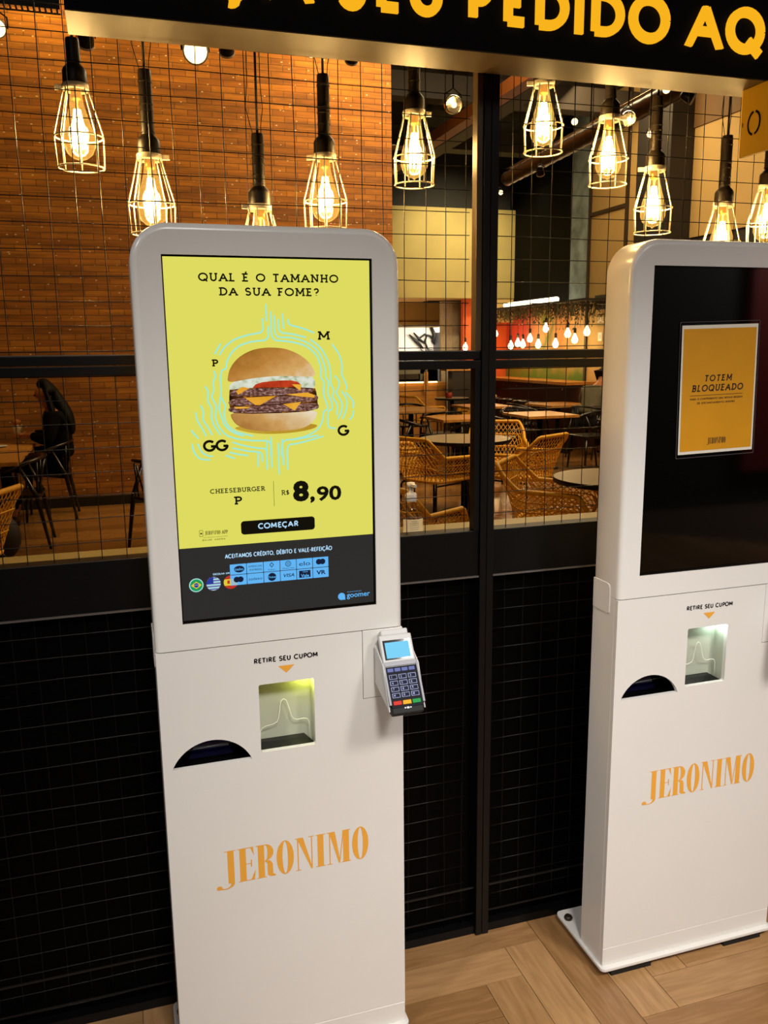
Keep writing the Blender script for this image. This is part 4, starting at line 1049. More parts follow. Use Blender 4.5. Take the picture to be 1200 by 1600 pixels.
# ================================================================== OVERHEAD SIGN
sg = thing('overhead_sign', 'long black overhead sign with glowing yellow letters along the shopfront', 'sign', (0, 0, 0))
b = MB(); b.box(-0.045, 2.75, -0.138, -0.012, 2.2215, 2.62)
b.build('sign_box', mat('matte black sign', '#040303', 0.6, spec=0.12), sg, bevel=.0008, seg=1)
MB().box(-0.0445, 2.749, -0.137, -0.0125, 2.2190, 2.2215).build('soffit', mat('tan soffit sheet', '#463312', 0.5, spec=0.25, var=0.08, vscale=5), sg)
LET = emit_mat('glowing yellow acrylic', '#f9b31c', 1.0)
q = MB()
ZB, ZT = 2.2735, 2.3655
def sl(c, x0, x1, zb=ZB, zt=ZT, w=.215):
    m = MB()
    wd, ls, _ = ABC[c]
    allx = [p[0] for l in ls for p in l]; a, b_ = min(allx), max(allx); W = w * (zt - zb)
    fx = lambda p: (x0 + W / 2 + (p[0] - a) / max(b_ - a, 1e-6) * (x1 - x0 - W), zb + W / 2 + p[1] * (zt - zb - W))
    if c == 'I': fx = lambda p: ((x0 + x1) / 2, zb + p[1] * (zt - zb))
    if c == 'A':
        ls = [[(l[0][0] + (l[0][0] - l[1][0]) * (.16 if l[0][1] == 0 else .0), l[0][1] + (l[0][1] - l[1][1]) * (.16 if l[0][1] == 0 else .0)), (l[1][0] + (l[1][0] - l[0][0]) * (.16 if l[1][1] == 0 else .0), l[1][1] + (l[1][1] - l[0][1]) * (.16 if l[1][1] == 0 else .0))] if l[0][1] != l[1][1] else l for l in ls] + [[(.385, .93), (.475, .93)]]
    strokes(m, ls, W, fx, -.1455)
    if c == 'A': m.v = [(p[0], p[1], min(max(p[2], zb), zt)) for p in m.v]
    n_ = len(m.v); F_ = list(m.f)
    m.add([(p[0], -.1385, p[2]) for p in m.v], [tuple(reversed([i for i in f])) for f in F_])
    ed = {}
    for f in F_:
        for a, b in zip(f, f[1:] + f[:1]): ed[tuple(sorted((a, b)))] = ed.get(tuple(sorted((a, b))), 0) + 1
    for f in F_:
        for a, b in zip(f, f[1:] + f[:1]):
            if ed[tuple(sorted((a, b)))] == 1: m.f.append([b, a, a + n_, b + n_]); m.m.append(0); m.sm.append(False)
    o = m.build('letter', LET, sg)
for c, x0, x1 in (('F', .025, .078), ('A', .092, .186), ('Ç', .205, .296), ('A', .322, .416), ('S', .469, .527), ('E', .549, .604), ('U', .620, .690), ('P', .749, .803), ('E', .829, .885), ('D', .903, .982), ('I', .997, 1.018), ('D', 1.038, 1.119), ('O', 1.131, 1.236), ('A', 1.284, 1.377), ('Q', 1.388, 1.494), ('U', 1.516, 1.586), ('I', 1.606, 1.627)):
    sl(c, x0, x1, ZB - (.004 if c in 'OSÇQ' else 0), ZT + (.004 if c in 'OSÇQ' else 0))

# yellow blade sign hanging under it
bs = thing('blade_sign', 'yellow blade sign hanging under the overhead sign, at the right edge', 'sign', (1.511, -0.062, 2.062))
MB().box(0, .008, -.46, 0, 0, .156).build('panel', mat('yellow sign sheet', '#957000', 0.7, spec=0.05), bs)
MB().box(-.0005, .0085, -.0005, .0015, 0, .156).build('panel_edge', mat('bright yellow edge', '#d8a830', 0.4), bs)
q = MB()
def bx(p): return (p[0], p[1])
m = MB(); strokes(m, [A_(-.046, .072, .020, .026, 100, 260, 14), A_(-.046, .072, .020, .026, -80, 80, 14)], .0055, bx, 0)
m.sheet([(-.0085, .068), (-.0055, .072), (-.0060, .082), (-.0090, .078)], 0)
m.v = [(-.0006, p[0], p[2]) for p in m.v]
m.build('lettering', mat('matte black letters', '#060504', 0.9, spec=0.02), bs, fix=True)
for yy in (-.01, -.45):
    MB().lathe([(.003, .156), (.003, .17)], (.004, yy, 0), 8).build('hanger', BLACK, bs)

# ================================================================== CAGED PENDANT LAMPS
tr = thing('cable_tray', 'black perforated cable tray at the top left corner, above the first pendant lamp', 'cable tray', (0, 0, 0))
m = MB(); m.box(-1.5, -.066, .314, .3175, 2.382, 2.436)
m.build('web', BLACK, tr)
m = MB()
x = -1.5
while x < -.075:
    m.box(x, x + .0042, .318, .352, 2.3765, 2.379); m.box(x, x + .0042, .318, .352, 2.436, 2.4385); x += .0125
m.box(-1.5, -.066, .314, .3185, 2.3765, 2.3815); m.box(-1.5, -.066, .350, .353, 2.3765, 2.3795); m.box(-1.5, -.066, .314, .3185, 2.436, 2.439)
m.build('slotted_flange', BLACK, tr)
lr = MB(); lr.box(-.06, 2.9, .27, .33, 2.545, 2.590)
tag(lr.build('lamp_rail', BLACK), 'black rail the pendant lamps hang from, behind the overhead sign', 'rail')
light('SPOT', (0.15, 0.22, 2.50), 30, (1.0, 0.64, 0.30), 0.03, (1.10, -0.19, 1.55), None, 0.55, 0.8)  # unseen warm spot added to light the blocked kiosk's side
for xx in (0.2, 1.5, 2.8):
    MB().lathe([(.004, 2.59), (.004, 5.3)], (xx, .30, 0), 8).build('rod', BLACK, bpy.data.objects['lamp_rail'])
LAMPS = [(-.045, 2.212, .10, 'glowing caged pendant lamp at the far left, under the end of the black cable tray'),
         (.111, 2.068, .19, 'glowing caged pendant lamp just above the rounded left corner of the lit kiosk'),
         (.373, 1.963, .17, 'caged pendant lamp sunk behind the top of the lit kiosk, only the cage shoulder showing'),
         (.543, 2.092, .19, 'glowing caged pendant lamp above the right half of the lit kiosk, cord looped'),
         (.785, 2.211, .19, 'glowing caged pendant lamp left of the thick black mullion'),
         (1.160, 2.312, .17, 'highest hanging caged pendant lamp right of the mullion, socket hidden by the overhead sign'),
         (1.366, 2.237, .18, 'glowing caged pendant lamp below the pair of yellow bulbs, third right of mullion to left of kiosk'),
         (1.520, 2.111, .19, 'glowing caged pendant lamp just above the left corner of the blocked kiosk'),
         (1.764, 2.022, .19, 'glowing caged pendant lamp below the twin chrome spotlights, half behind the blocked kiosk'),
         (1.922, 2.080, .19, 'caged pendant lamp cut off by the right edge of the picture')]
LAMPS[6] = LAMPS[6][:3] + ('glowing caged pendant lamp right below the glass spotlight that glares yellow',)
def make_lamp(x, z, hs, label, wires, tab):
    """z = top of the cage"""
    t = thing('pendant_lamp', label, 'pendant lamp', (x, .30, z), random.uniform(-.5, .5), 'caged pendant lamps')
    g = MB()
    rb = .0150 if hs > .15 else .0185
    prof = [(.0265, -.006), (.0275, .004), (.0270, .030), (.0245, .036), (.0155, .046)]
    zz = .046; rr = .0155
    for z0 in (.050, .072, .098, .112, hs - .028):
        if z0 > hs - .02 or hs < .15 and z0 > .07: continue
        prof += [(rr, z0), (rr + .0011, z0 + .0006), (rr + .0011, z0 + .0030), (rr, z0 + .0036)]
    prof += [(rr, hs - .010), (rr - .001, hs), (.004, hs + .001)]
    g.lathe(prof, (0, 0, 0), 20)
    g.build('socket', SOCKET, t).data.set_sharp_from_angle(angle=.6)
    top = 2.548 - z
    c = MB()
    if top > hs + .01:
        c.tube([(0, 0, hs - .004), (.001, 0, hs + (top - hs) * .4), (0, 0, top)], .0032, 7)
        c.build('cord', BLACK_RUBBER, t)
    if wires:
        w = MB()
        for sgn, am in ((-1, 1.0), (1, .7)):
            w.tube([(0.010 * sgn, .003, hs - .003), (.016 * sgn * am, .004, hs + .02), (.026 * sgn * am, .006, hs + .06), (.020 * sgn * am, .006, hs + .12), (.016 * sgn, .004, top)], .0011, 5)
        w.build('loop_wire', BLACK_RUBBER, t)
    cl = MB(); cl.lathe([(.0285, -.012), (.0300, -.010), (.0300, .001), (.0285, .003), (.0262, .003), (.0262, -.012)], (0, 0, 0), 24, cap=False)
    sx = 1 if tab > 0 else -1
    cl.box(min(.027 * sx, .047 * sx), max(.027 * sx, .047 * sx), -.0022, .0022, -.009, .002)
    cl.build('clamp', CAGE, t)
    ca = MB(); n = 8
    RT, RM, RBt, ZM, ZB_ = .0280, .0550, .0520, -.112, -.180
    for i in range(n):
        a = 2 * PI * i / n + .2; ca_, sa_ = math.cos(a), math.sin(a)
        ca.tube([(RT * ca_, RT * sa_, -.008), (RT * 1.12 * ca_, RT * 1.12 * sa_, -.022), (RM * .985 * ca_, RM * .985 * sa_, ZM + .006), (RM * ca_, RM * sa_, ZM - .004), (RBt * ca_, RBt * sa_, ZB_)], .0019, 6)
    for R_, z_ in ((RM - .001, ZM), (RBt, ZB_)):
        ca.tube([(R_ * math.cos(2 * PI * i / 28), R_ * math.sin(2 * PI * i / 28), z_) for i in range(28)], .0019, 6, closed=True)
    ca.build('cage', CAGE, t)
    b = MB(); b.lathe([(.0130, -.004), (.0135, -.022), (.0160, -.040), (.0235, -.068), (.0320, -.096), (.0360, -.116), (.0350, -.134), (.0285, -.149), (.0160, -.159), (.0045, -.163), (.001, -.167)], (0, 0, 0), 24)
    bo_ = b.build('bulb', AMBER, t)
    f = MB()
    for i in range(8):
        a = 2 * PI * i / 8
        f.tube([(.0055 * math.cos(a), .0055 * math.sin(a), -.052), (.0120 * math.cos(a + .3), .0120 * math.sin(a + .3), -.090), (.0145 * math.cos(a + .5), .0145 * math.sin(a + .5), -.136)], .0026, 6)
    f.build('filament', FILAMENT, bo_)
    s_ = MB(); s_.lathe([(.0115, -.006), (.0125, -.026), (.0118, -.030), (.004, -.034), (.0025, -.055)], (0, 0, 0), 14)
    s_.build('screw_cap', mat('brass cap', '#c89a4a', 0.3, metal=0.9) if 'brass cap' not in bpy.data.materials else bpy.data.materials['brass cap'], bo_)
    light('POINT', (x, .30, z - .10), 9.0, (1.0, 0.66, 0.28), .03).name = 'pendant_glow'
for i, (x, z, hs, lb) in enumerate(LAMPS):
    make_lamp(x, z, hs, lb, i in (1, 2, 3, 8), 1 if i in (1, 4, 6, 9) else -1)

# ---- ceiling spotlights along the brick wall and down the dining room
STEM = BLACK
def spot_lamp(loc, aim, label, lit=False, size=1.0, top=5.3, chrome=False, grp='small ceiling spotlights'):
    t = thing('spotlight', label, 'spotlight', loc, 0, grp)
    d = (Vector(aim) - Vector(loc)).normalized()
    q = d.to_track_quat('-Z', 'Y').to_matrix()
    def R(mb):
        mb.v = [tuple(q @ Vector(p)) for p in mb.v]; return mb
    k = size
    m = MB(); m.lathe([(.008 * k, .070 * k), (.030 * k, .062 * k), (.050 * k, .038 * k), (.060 * k, .0), (.056 * k, -.030 * k), (.050 * k, -.050 * k)] if chrome else [(.012 * k, .075 * k), (.030 * k, .070 * k), (.040 * k, .050 * k), (.050 * k, .0), (.052 * k, -.045 * k), (.048 * k, -.050 * k)], n=20)
    R(m).build('can', CHROME if chrome else BLACK, t)
    m = MB(); m.lathe([(.0535 * k, -.036 * k), (.0545 * k, -.052 * k), (.050 * k, -.055 * k), (.046 * k, -.050 * k)], n=20, cap=False)
    R(m).build('ring', CHROME if chrome else WHITE_PLASTIC, t)
    m = MB()
    if chrome: m.lathe([(.001, -.0535 * k), (.018 * k, -.0520 * k)], n=16).mat(1).lathe([(.018 * k, -.0520 * k), (.047 * k, -.0515 * k)], n=20, cap=False)
    else: m.lathe([(.001, -.0515 * k), (.047 * k, -.0515 * k)], n=20)
    R(m).build('lens', [BULB_LIT if lit else BLACK_GLOSS, CHROME], t)
    m = MB(); m.tube([(-.056 * k, 0, 0), (-.058 * k, 0, .06 * k), (0, 0, .10 * k), (.058 * k, 0, .06 * k), (.056 * k, 0, 0)], .005 * k, 6)
    m.build('yoke', STEM, t)
    m = MB(); m.lathe([(.006 * k, .10 * k), (.006 * k, top - loc[2])], n=8)
    m.build('stem', STEM, t)
    return t
CAMP = (0, -1.9, 1.6)
spot_lamp((-.045, 5.0, 3.83), (-.3, 7.0, 2.6), 'black spotlight with pale rim beside the leftmost pendant lamp', False, 1.15, grp='spotlights in front of the brick wall')
spot_lamp((.726, 5.0, 3.81), (.3, -.5, 1.9), 'glaring lit spotlight facing out, above and left of the lit kiosk', True, 1.75, grp='spotlights in front of the brick wall')
spot_lamp((.96, 5.0, 3.86), (1.3, 7.4, 2.6), 'dark spotlight just right of the glaring one', False, 1.1, grp='spotlights in front of the brick wall')
spot_lamp((1.606, 5.0, 3.875), (1.5, 1.5, 2.6), 'warm glowing spotlight under the sign, above the looped pendant cord', True, .75, grp='spotlights in front of the brick wall')
spot_lamp((1.94, 5.0, 3.88), (2.3, 7.4, 2.6), 'round dark spotlight under the sign, left of the brick wall end', False, 1.0, grp='spotlights in front of the brick wall')
spot_lamp((-.63, 5.0, 3.84), (-.4, -.5, 1.9), 'lit spotlight cut by the left edge of the picture', True, 1.2, grp='spotlights in front of the brick wall')
tk = MB(); tk.box(-3, 3.0, 4.97, 5.03, 5.26, 5.3)
tag(tk.build('ceiling_track', BLACK), 'black ceiling track carrying the spotlights by the brick wall', 'track')
spot_lamp((1.38, 1.5, 2.58), (.9, -.3, 2.0), 'chrome spotlight behind the pendant left of the mullion', True, .62, 5.3, True, 'chrome spotlights')
spot_lamp((1.54, 1.5, 2.170), (2.2, 3.0, 1.4), 'chrome spotlight hanging low beside the mullion, unlit', False, .52, 5.3, True, 'chrome spotlights')
spot_lamp((2.20, 1.5, 2.580), (1.5, -.1, 1.95), 'chrome spotlight glaring yellow above the third pendant right of the mullion', True, .55, 5.3, True, 'chrome spotlights')
spot_lamp((2.84, 1.5, 2.56), (2.2, .2, 1.5), 'left of the twin chrome spotlights beside the yellow blade sign', False, .62, 5.3, True, 'chrome spotlights')
spot_lamp((2.96, 1.5, 2.60), (3.5, .6, 1.9), 'right of the twin chrome spotlights beside the yellow blade sign', False, .62, 5.3, True, 'chrome spotlights')

# spiral duct with small lamps
du = MB()
pts = [(3.42, 1.6, 3.2), (3.60, 4.5, 3.2), (3.705, 5.85, 3.2)]
N_ = 60
P0, P1 = Vector(pts[0]), Vector(pts[2])
L_ = [tuple(P0.lerp(P1, i / N_)) for i in range(N_ + 1)]
du.tube(L_, [.060 if i % 2 else .065 for i in range(N_ + 1)], 16)
tag(du.build('duct', mat('dark spiral duct', '#2c2318', 0.35, metal=0.5)), 'dark spiral duct running back under the ceiling right of the mullion', 'duct')
for yy in (2.2, 4.2, 5.6):
    MB().lathe([(.005, 3.2), (.005, 5.3)], (3.44 + (yy - 1.6) * .0667, yy, 0), 8).build('hanger', BLACK, bpy.data.objects['duct'])
rl = MB()
for k_ in range(3):
    rl.tube([(3.40 + k_ * .02, 1.6, 3.275 + .004 * k_), (3.67 + k_ * .02, 5.80, 3.275 + .004 * k_)], .0055, 5)  # bright tubes added for the highlight streak on top of the duct
tag(rl.build('streak', mat('bright conduit', '#cfc0a0', 0.25, metal=0.9)), 'bright metal tubes added as a highlight streak along the dark duct', 'streak')
for i, (px_, lit, aim, lb) in enumerate((((3.20, 5.05, 3.00), True, CAMP, 'small lit spotlight at the far end of the duct, by the mullion'),
        ((3.42, 5.40, 2.99), True, (3.2, 0, 1.0), 'small lit spotlight lowest under the far end of the duct'),
        ((2.86, 3.12, 3.00), True, CAMP, 'small lit spotlight under the duct between the second and third pendants'),
        ((3.37, 4.54, 3.00), False, (4.5, 6, 1), 'small dark spotlight under the duct with a bright rim'),
        ((3.34, 3.01, 2.93), True, CAMP, 'tiny lit spotlight low under the duct, left of the fourth pendant right of the mullion'),
        ((3.01, 2.39, 3.00), True, CAMP, 'glowing spotlight at the near end of the duct under the sign'),
        ((3.22, 2.48, 3.00), False, (4.5, 2, 2.4), 'dark spotlight with pale rim near the near end of the duct'))):
    spot_lamp(px_, aim, lb, lit, .42 if lit else .6, 5.3, False, 'spotlights along the duct')

# ================================================================== DINING FURNITURE
# yellow woven armchair: faces +y
def make_woven(label, loc, rz):
    t = thing('woven_armchair', label, 'armchair', loc, rz, 'yellow woven armchairs')
    # rim path around from front left over the back to front right; bottom ring path
    def seat_ring(s):   # s in 0..1
        pts = rr_path(.265, .26, .10)
        return pts(s)
    def rr_path(hx, hy, r):
        def f(s):
            # open U: front left (-hx, hy) -> back left -> back right -> front right
            seg = [(-hx, hy), (-hx, -hy + r), (-hx + r, -hy), (hx - r, -hy), (hx, -hy + r), (hx, hy)]
            ln = [2 * hy - r, PI / 2 * r, 2 * hx - 2 * r, PI / 2 * r, 2 * hy - r]
            d = s * sum(ln)
            for i, l in enumerate(ln):
                if d <= l or i == 4:
                    u = min(1, d / l)
                    if i in (0, 2, 4): return (seg[i][0] + (seg[i + 1][0] - seg[i][0]) * u, seg[i][1] + (seg[i + 1][1] - seg[i][1]) * u)
                    c = (-hx + r, -hy + r) if i == 1 else (hx - r, -hy + r)
                    a = (PI + u * PI / 2) if i == 1 else (1.5 * PI + u * PI / 2)
                    return (c[0] + r * math.cos(a), c[1] + r * math.sin(a))
                d -= l
        return f
    lo = rr_path(.235, .235, .10); hi = rr_path(.295, .285, .07)
    def hrim(s):
        e = abs(s - .5) * 2            # 0 at the back middle, 1 at the arm ends
        if e < .29: return .81
        if e < .43: return .81 - (.81 - .635) * ((e - .29) / .14)
        if e < .93: return .635 - .015 * (e - .43) / .50
        return .625 - .10 * ((e - .93) / .07)
    def P(s, v):
        a = lo(s); b = hi(s); h = hrim(s); w = v
        lean = -.07 * v * min(1, max(0, (.43 - abs(s - .5) * 2) / .14))
        return (a[0] + (b[0] - a[0]) * w, a[1] + (b[1] - a[1]) * w + lean, .41 + (h - .41) * v)
    NS, NV = 34, 6
    w = MB()
    for i in range(NS):
        for j in range(NV):
            s0, s1 = i / NS, (i + 1) / NS; v0, v1 = j / NV, (j + 1) / NV
            a = P(s0, v0); b = P(s1, v1); c = P(s1, v0); d = P(s0, v1)
            w.tube([a, b], .0038, 4, smooth=False); w.tube([c, d], .0038, 4, smooth=False)
    for v in (.33, .66):
        w.tube([P(i / NS, v) for i in range(NS + 1)], .006, 5)
    w.build('weave', RATTAN, t)
    r = MB(); r.tube([P(i / 68, 1.0) for i in range(69)], .0175, 8); r.tube([P(0, v / 4) for v in range(5)], .013, 7); r.tube([P(1, v / 4) for v in range(5)], .013, 7)
    r.build('rim', RATTAN, t)
    s_ = MB(); ring = [(*lo(i / NS), .41) for i in range(NS + 1)]
    s_.tube(ring + [(-.1, .25, .412)][:0], .0145, 8); s_.tube([(-.235, .235, .41), (0, .25, .405), (.235, .235, .41)], .0145, 8)
    for i in range(9):
        x = -.21 + .0525 * i
        s_.tube([(x, -.20, .408), (x, 0, .398), (x, .235, .406)], .012, 5, flat=.5)
        y = -.20 + .0525 * i
        s_.tube([(-.23, y, .406), (0, y, .398), (.23, y, .406)], .012, 5, flat=.5)
    s_.build('seat', RATTAN, t)
    for sx, sy in ((-1, -1), (1, -1), (-1, 1), (1, 1)):
        m = MB(); m.tube([(.17 * sx, .16 * sy, .40), (.21 * sx, .205 * sy, .385), (.225 * sx, .22 * sy, .36), (.235 * sx, .235 * sy, 0.0)], .009, 7)
        m.build('leg', BLACK, t)
    for sx in (-1, 1):
        MB().tube([(.225 * sx, -.215, .375), (.225 * sx, .215, .375)], .008, 6).build('side_rail', BLACK, t)
    return t
# black bow-backed chair: faces +y
def make_bow(label, loc, rz):
    t = thing('bow_back_chair', label, 'chair', loc, rz, 'black bow-backed chairs')
    m = MB(); sp = rrect(-.225, .225, -.21, .22, (.10, .10, .05, .05), 6); n = len(sp)
    m.add([(x, y, .435) for x, y in sp] + [(x, y, .462) for x, y in sp], [tuple(range(n))[::-1], tuple(range(n, 2 * n))] + [(i, (i + 1) % n, n + (i + 1) % n, n + i) for i in range(n)])
    m.build('seat', DARK_WOOD, t, bevel=.006)
    b = MB()
    pts = []
    for i in range(25):
        a = math.radians(-28 - 124 * 0 + (236) * i / 24) if False else math.radians(168 + 204 * i / 24)
        pts.append((.275 * math.cos(a), .03 + .265 * math.sin(a), .676 + .085 * max(0, -math.sin(a)) ** .7))
    b.tube(pts, [.026 if 4 < i < 20 else (.030 if i in (0, 24) else .028) for i in range(25)], 8, flat=.62)
    b.build('bow_rail', DARK_WOOD, t)
    for k in (-.16, -.055, .055, .16):
        yb = .03 - .265 * math.sqrt(max(0, 1 - (k / .275) ** 2))
        MB().tube([(k * .95, -.17, .455), (k, yb, .725)], .009, 6).build('spindle', DARK_WOOD, t)
    for sx, sy in ((-1, -1), (1, -1), (-1, 1), (1, 1)):
        m = MB()
        top = (.255 * sx, -.02, .70) if sy < 0 else (.20 * sx, .18 * sy, .44)
        if sy < 0: m.tube([(.26 * sx, -.06, .70), (.235 * sx, -.17, .45), (.235 * sx, -.245, 0)], [.014, .021, .012], 7)
        else: m.tube([(.19 * sx, .18, .44), (.225 * sx, .215, 0)], [.021, .012], 7)
        m.build('leg', DARK_WOOD, t)
    return t

W0 = [('yellow woven armchair seen from behind, left of the round grey table beside the mullion', (2.80, 5.42), -1.12),
      ('yellow woven armchair, only its back top showing left of the round grey table', (2.78, 6.25), -1.45),
      ('yellow woven armchair facing out from behind the round grey table', (3.86, 6.30), 2.75),
      ('yellow woven armchair with its back to the glass, right of the round grey table', (3.62, 5.28), .52),
      ('yellow woven armchair nearest the glass, beside the round table by the blocked kiosk', (2.92, 3.36), -2.28),
      ('yellow woven armchair showing only an arm tip beside the pump bottle', (1.66, 2.98), -.9),
      ('yellow woven armchair cut by the left edge of the picture', (-1.02, 3.52), 1.2),
      ('yellow woven armchair far back left of the far round table', (5.05, 11.9), -1.2),
      ('yellow woven armchair far back right of the far round table', (5.90, 11.62), 1.2)]
proto = make_woven(W0[0][0], (*W0[0][1], 0), W0[0][2])
for lb, p_, a in W0[1:]: dup(proto, (*p_, 0), a, lb)

B0 = [('black bow-backed chair the person in black sits on, by the brick wall', (-.70, 6.92), PI / 2),
      ('empty black bow-backed chair left front, its back to the brick wall view', (-.86, 5.68), PI / 2),
      ('black bow-backed chair peeping out left of the lit kiosk', (.33, 5.05), -PI / 2 + .5),
      ('black bow-backed chair the person in grey sits on, beside the blocked kiosk', (6.62, 9.02), -1.2),
      ('empty black bow-backed chair right of the square wood table, before the person in grey', (5.98, 7.92), PI / 2),
      ('black bow-backed chair left of the square wood table beside the mullion', (4.74, 8.25), -PI / 2),
      ('black bow-backed chair behind the square wood table right of the mullion', (5.45, 8.95), PI),
      ('black bow-backed chair on the near side of the square wood table left of the mullion', (4.05, 7.35), 0.2),
      ('black bow-backed chair left of the square wood table left of the mullion', (3.48, 8.1), -PI / 2),
      ('black bow-backed chair in front of the pale square table near the kitchen', (4.25, 8.95), 0.1),
      ('black bow-backed chair behind the pale square table near the kitchen', (4.3, 10.4), PI),
      ('black bow-backed chair left of the far wood table near the person in grey', (5.98, 9.9), -PI / 2)]
B0[1] = ('empty black bow-backed chair in front of the person in black, at the left table', B0[1][1], B0[1][2])
protob = make_bow(B0[0][0], (*B0[0][1], 0), B0[0][2])
for lb, p_, a in B0[1:]: dup(protob, (*p_, 0), a, lb)

def square_table(label, c, rz=0, hx=.37, hy=.37, wood=True):
    t = thing('square_table', label, 'table', (*c, 0), rz, 'square tables')
    m = MB(); m.box(-hx, hx, -hy, hy, .715, .750); m.build('tabletop', TABLE_WOOD, t, bevel=.003)
    MB().box(-.22, .22, -.22, .22, .695, .715).build('support', BLACK, t)
    MB().lathe([(.038, .03), (.038, .70)], n=14).build('column', BLACK, t)
    m = MB(); m.box(-.27, .27, -.04, .04, 0, .03); m.box(-.04, .04, -.27, .27, 0, .03); m.build('base', BLACK, t)
    return t
def round_table(label, c, r):
    t = thing('round_table', label, 'table', (*c, 0), 0, 'round tables')
    m = MB(); m.mat(0).lathe([(r - .004, .706), (r, .709), (r, .736), (r - .003, .7395)], n=48, cap=False).lathe([(.001, .706), (r - .004, .706)], n=48, cap=False); m.mat(1).lathe([(r - .003, .7395), (.001, .7400)], n=48, cap=False)
    m.build('tabletop', [BLACK, TABLE_GREY], t)
    MB().lathe([(.036, .03), (.036, .706)], n=16).build('column', BLACK, t)
    MB().lathe([(.23, 0), (.23, .010), (.06, .030), (.037, .034)], n=32).build('base', BLACK, t)
    return t
round_table('round grey-topped table behind the mullion with woven chairs round it', (3.23, 5.72), .45)
round_table('round grey-topped table nearest the glass, cut by the blocked kiosk', (3.20, 3.00), .43)
round_table('far round table before the kitchen counter, left of the mullion', (5.74, 12.25), .31)
square_table('square wood table right of the mullion, nearest of those there', (5.32, 8.12), 0, .36, .40)
square_table('square wood table in front of the person in grey, further back', (6.52, 9.80), .1)
square_table('square wood table half hidden by the mullion, below the bar', (5.32, 10.0), 0, .36, .36)
square_table('pale lit square table by the kitchen counter, beside the lit kiosk', (4.08, 9.75), 0, .42, .40)
square_table('square wood table just left of the mullion with warm sheen', (4.12, 8.05), 0, .34, .36)
square_table('wood table where the person in black sits', (-1.24, 6.62), 0, .44, .34)
square_table('near wood table on the left, in front of the one in use', (-1.24, 5.80), 0, .44, .42)

# red flower tin on the far round table
ft = thing('flower_pot', 'small red pot on the far round table', 'pot', (5.66, 12.2, .74))
MB().lathe([(.045, 0), (.06, .02), (.055, .09), (.04, .10)], n=16).build('pot', mat('red pot', '#8a1c12', 0.5), ft)
m = MB()
for k_ in range(5):
    a = k_ * 1.3
    m.tube([(0, 0, .09), (.05 * math.cos(a), .05 * math.sin(a), .15), (.12 * math.cos(a), .12 * math.sin(a), .17)], .005, 5)
m.build('stem', mat('dark stem', '#2a2010', 0.6), ft)

# ---- bar along the mural
bc = thing('bar_counter', 'wood topped bar with dark red front below the mural', 'bar counter', (0, 0, 0))
MB().box(6.72, 7.295, 9.95, 13.28, 1.02, 1.065).build('counter_top', mat('warm wood bar', '#b0712e', 0.3, var=.2, vscale=6), bc)
m = MB(); m.box(6.98, 7.29, 9.98, 13.25, 0, 1.02); m.build('front', mat('dark red planks', '#3a1410', 0.5, var=.35, vscale=10, stretch=(1, 8, .4)), bc)
for yy in (10.4, 10.95, 11.5, 12.05, 12.6):
    m = MB(); m.tube([(6.975, yy, .96), (6.93, yy, .955), (6.92, yy, .93), (6.95, yy, .915)], .009, 6)
    m.build('bag_hook', CHROME, bc)
def make_stool(label, loc):
    t = thing('bar_stool', label, 'bar stool', loc, 0, 'dark stools along the bar')
    MB().lathe([(.15, .70), (.165, .712), (.165, .735), (.15, .745)], n=20).build('seat', DARK_WOOD, t)
    for sx, sy in ((-1, -1), (1, -1), (-1, 1), (1, 1)):
        MB().tube([(.09 * sx, .09 * sy, .70), (.18 * sx, .18 * sy, 0)], .012, 6).build('leg', BLACK, t)
    MB().tube([(.148 * math.cos(2 * PI * i / 20), .148 * math.sin(2 * PI * i / 20) , .28) for i in range(20)], .008, 6, closed=True).build('foot_ring', BLACK, t)
    return t
sl_ = ['dark bar stool at the far end of the bar, by the mullion', 'second dark bar stool from the far end of the bar', 'middle dark bar stool under the bar', 'dark bar stool second from the near end of the bar', 'dark bar stool at the near end of the bar']
st = make_stool(sl_[0], (6.48, 12.6, 0))
for lb, yy in zip(sl_[1:], (12.05, 11.5, 10.95, 10.43)): dup(st, (6.48, yy, 0), 0, lb)

# hanging bare bulbs over the bar
HB = [(6.90, 12.95, 1.89), (6.90, 12.28, 1.66), (6.90, 12.0, 1.70), (6.90, 11.80, 1.678), (6.90, 11.534, 1.774), (6.90, 11.224, 1.673), (6.90, 10.965, 1.933), (6.90, 10.625, 1.677), (6.90, 10.24, 1.833), (6.90, 10.017, 1.74), (6.90, 9.662, 1.85), (6.35, 13.1, 1.64)]
HL = ['bare bulb at the far end of the row, by the mullion', 'lowest bare bulb over the red part of the mural, first right of the mullion edge', 'bare bulb second over the red part of the mural', 'bare bulb third over the red part of the mural', 'higher bare bulb in front of the painted tree trunk',
      'low bare bulb right of the painted tree trunk', 'highest bare bulb of the row over the bar', 'low bare bulb under the painted green patch', 'bare bulb left of the largest pair near the cream wall', 'large bare bulb near the cream wall', 'bare bulb half hidden at the near end of the mural', 'lone bare bulb against the orange wall left of the mullion']
BARE = emit_mat('bare bulb glow', (1.0, 0.80, 0.45, 1), 9.0)
def make_bare(lb, p):
    t = thing('bare_bulb', lb, 'hanging bulb', p, 0, 'bare bulbs over the bar')
    MB().lathe([(.012, .085), (.018, .060), (.034, .030), (.048, -.005), (.050, -.030), (.038, -.060), (.016, -.075), (.001, -.078)], n=16).build('bulb', BARE, t)
    MB().lathe([(.018, .08), (.022, .085), (.022, .155), (.008, .165)], n=12).build('holder', BLACK_RUBBER, t)
    return t
pb0 = make_bare(HL[0], HB[0])
alls = [pb0]
for lb, p_ in zip(HL[1:], HB[1:]): alls.append(dup(pb0, p_, 0, lb))
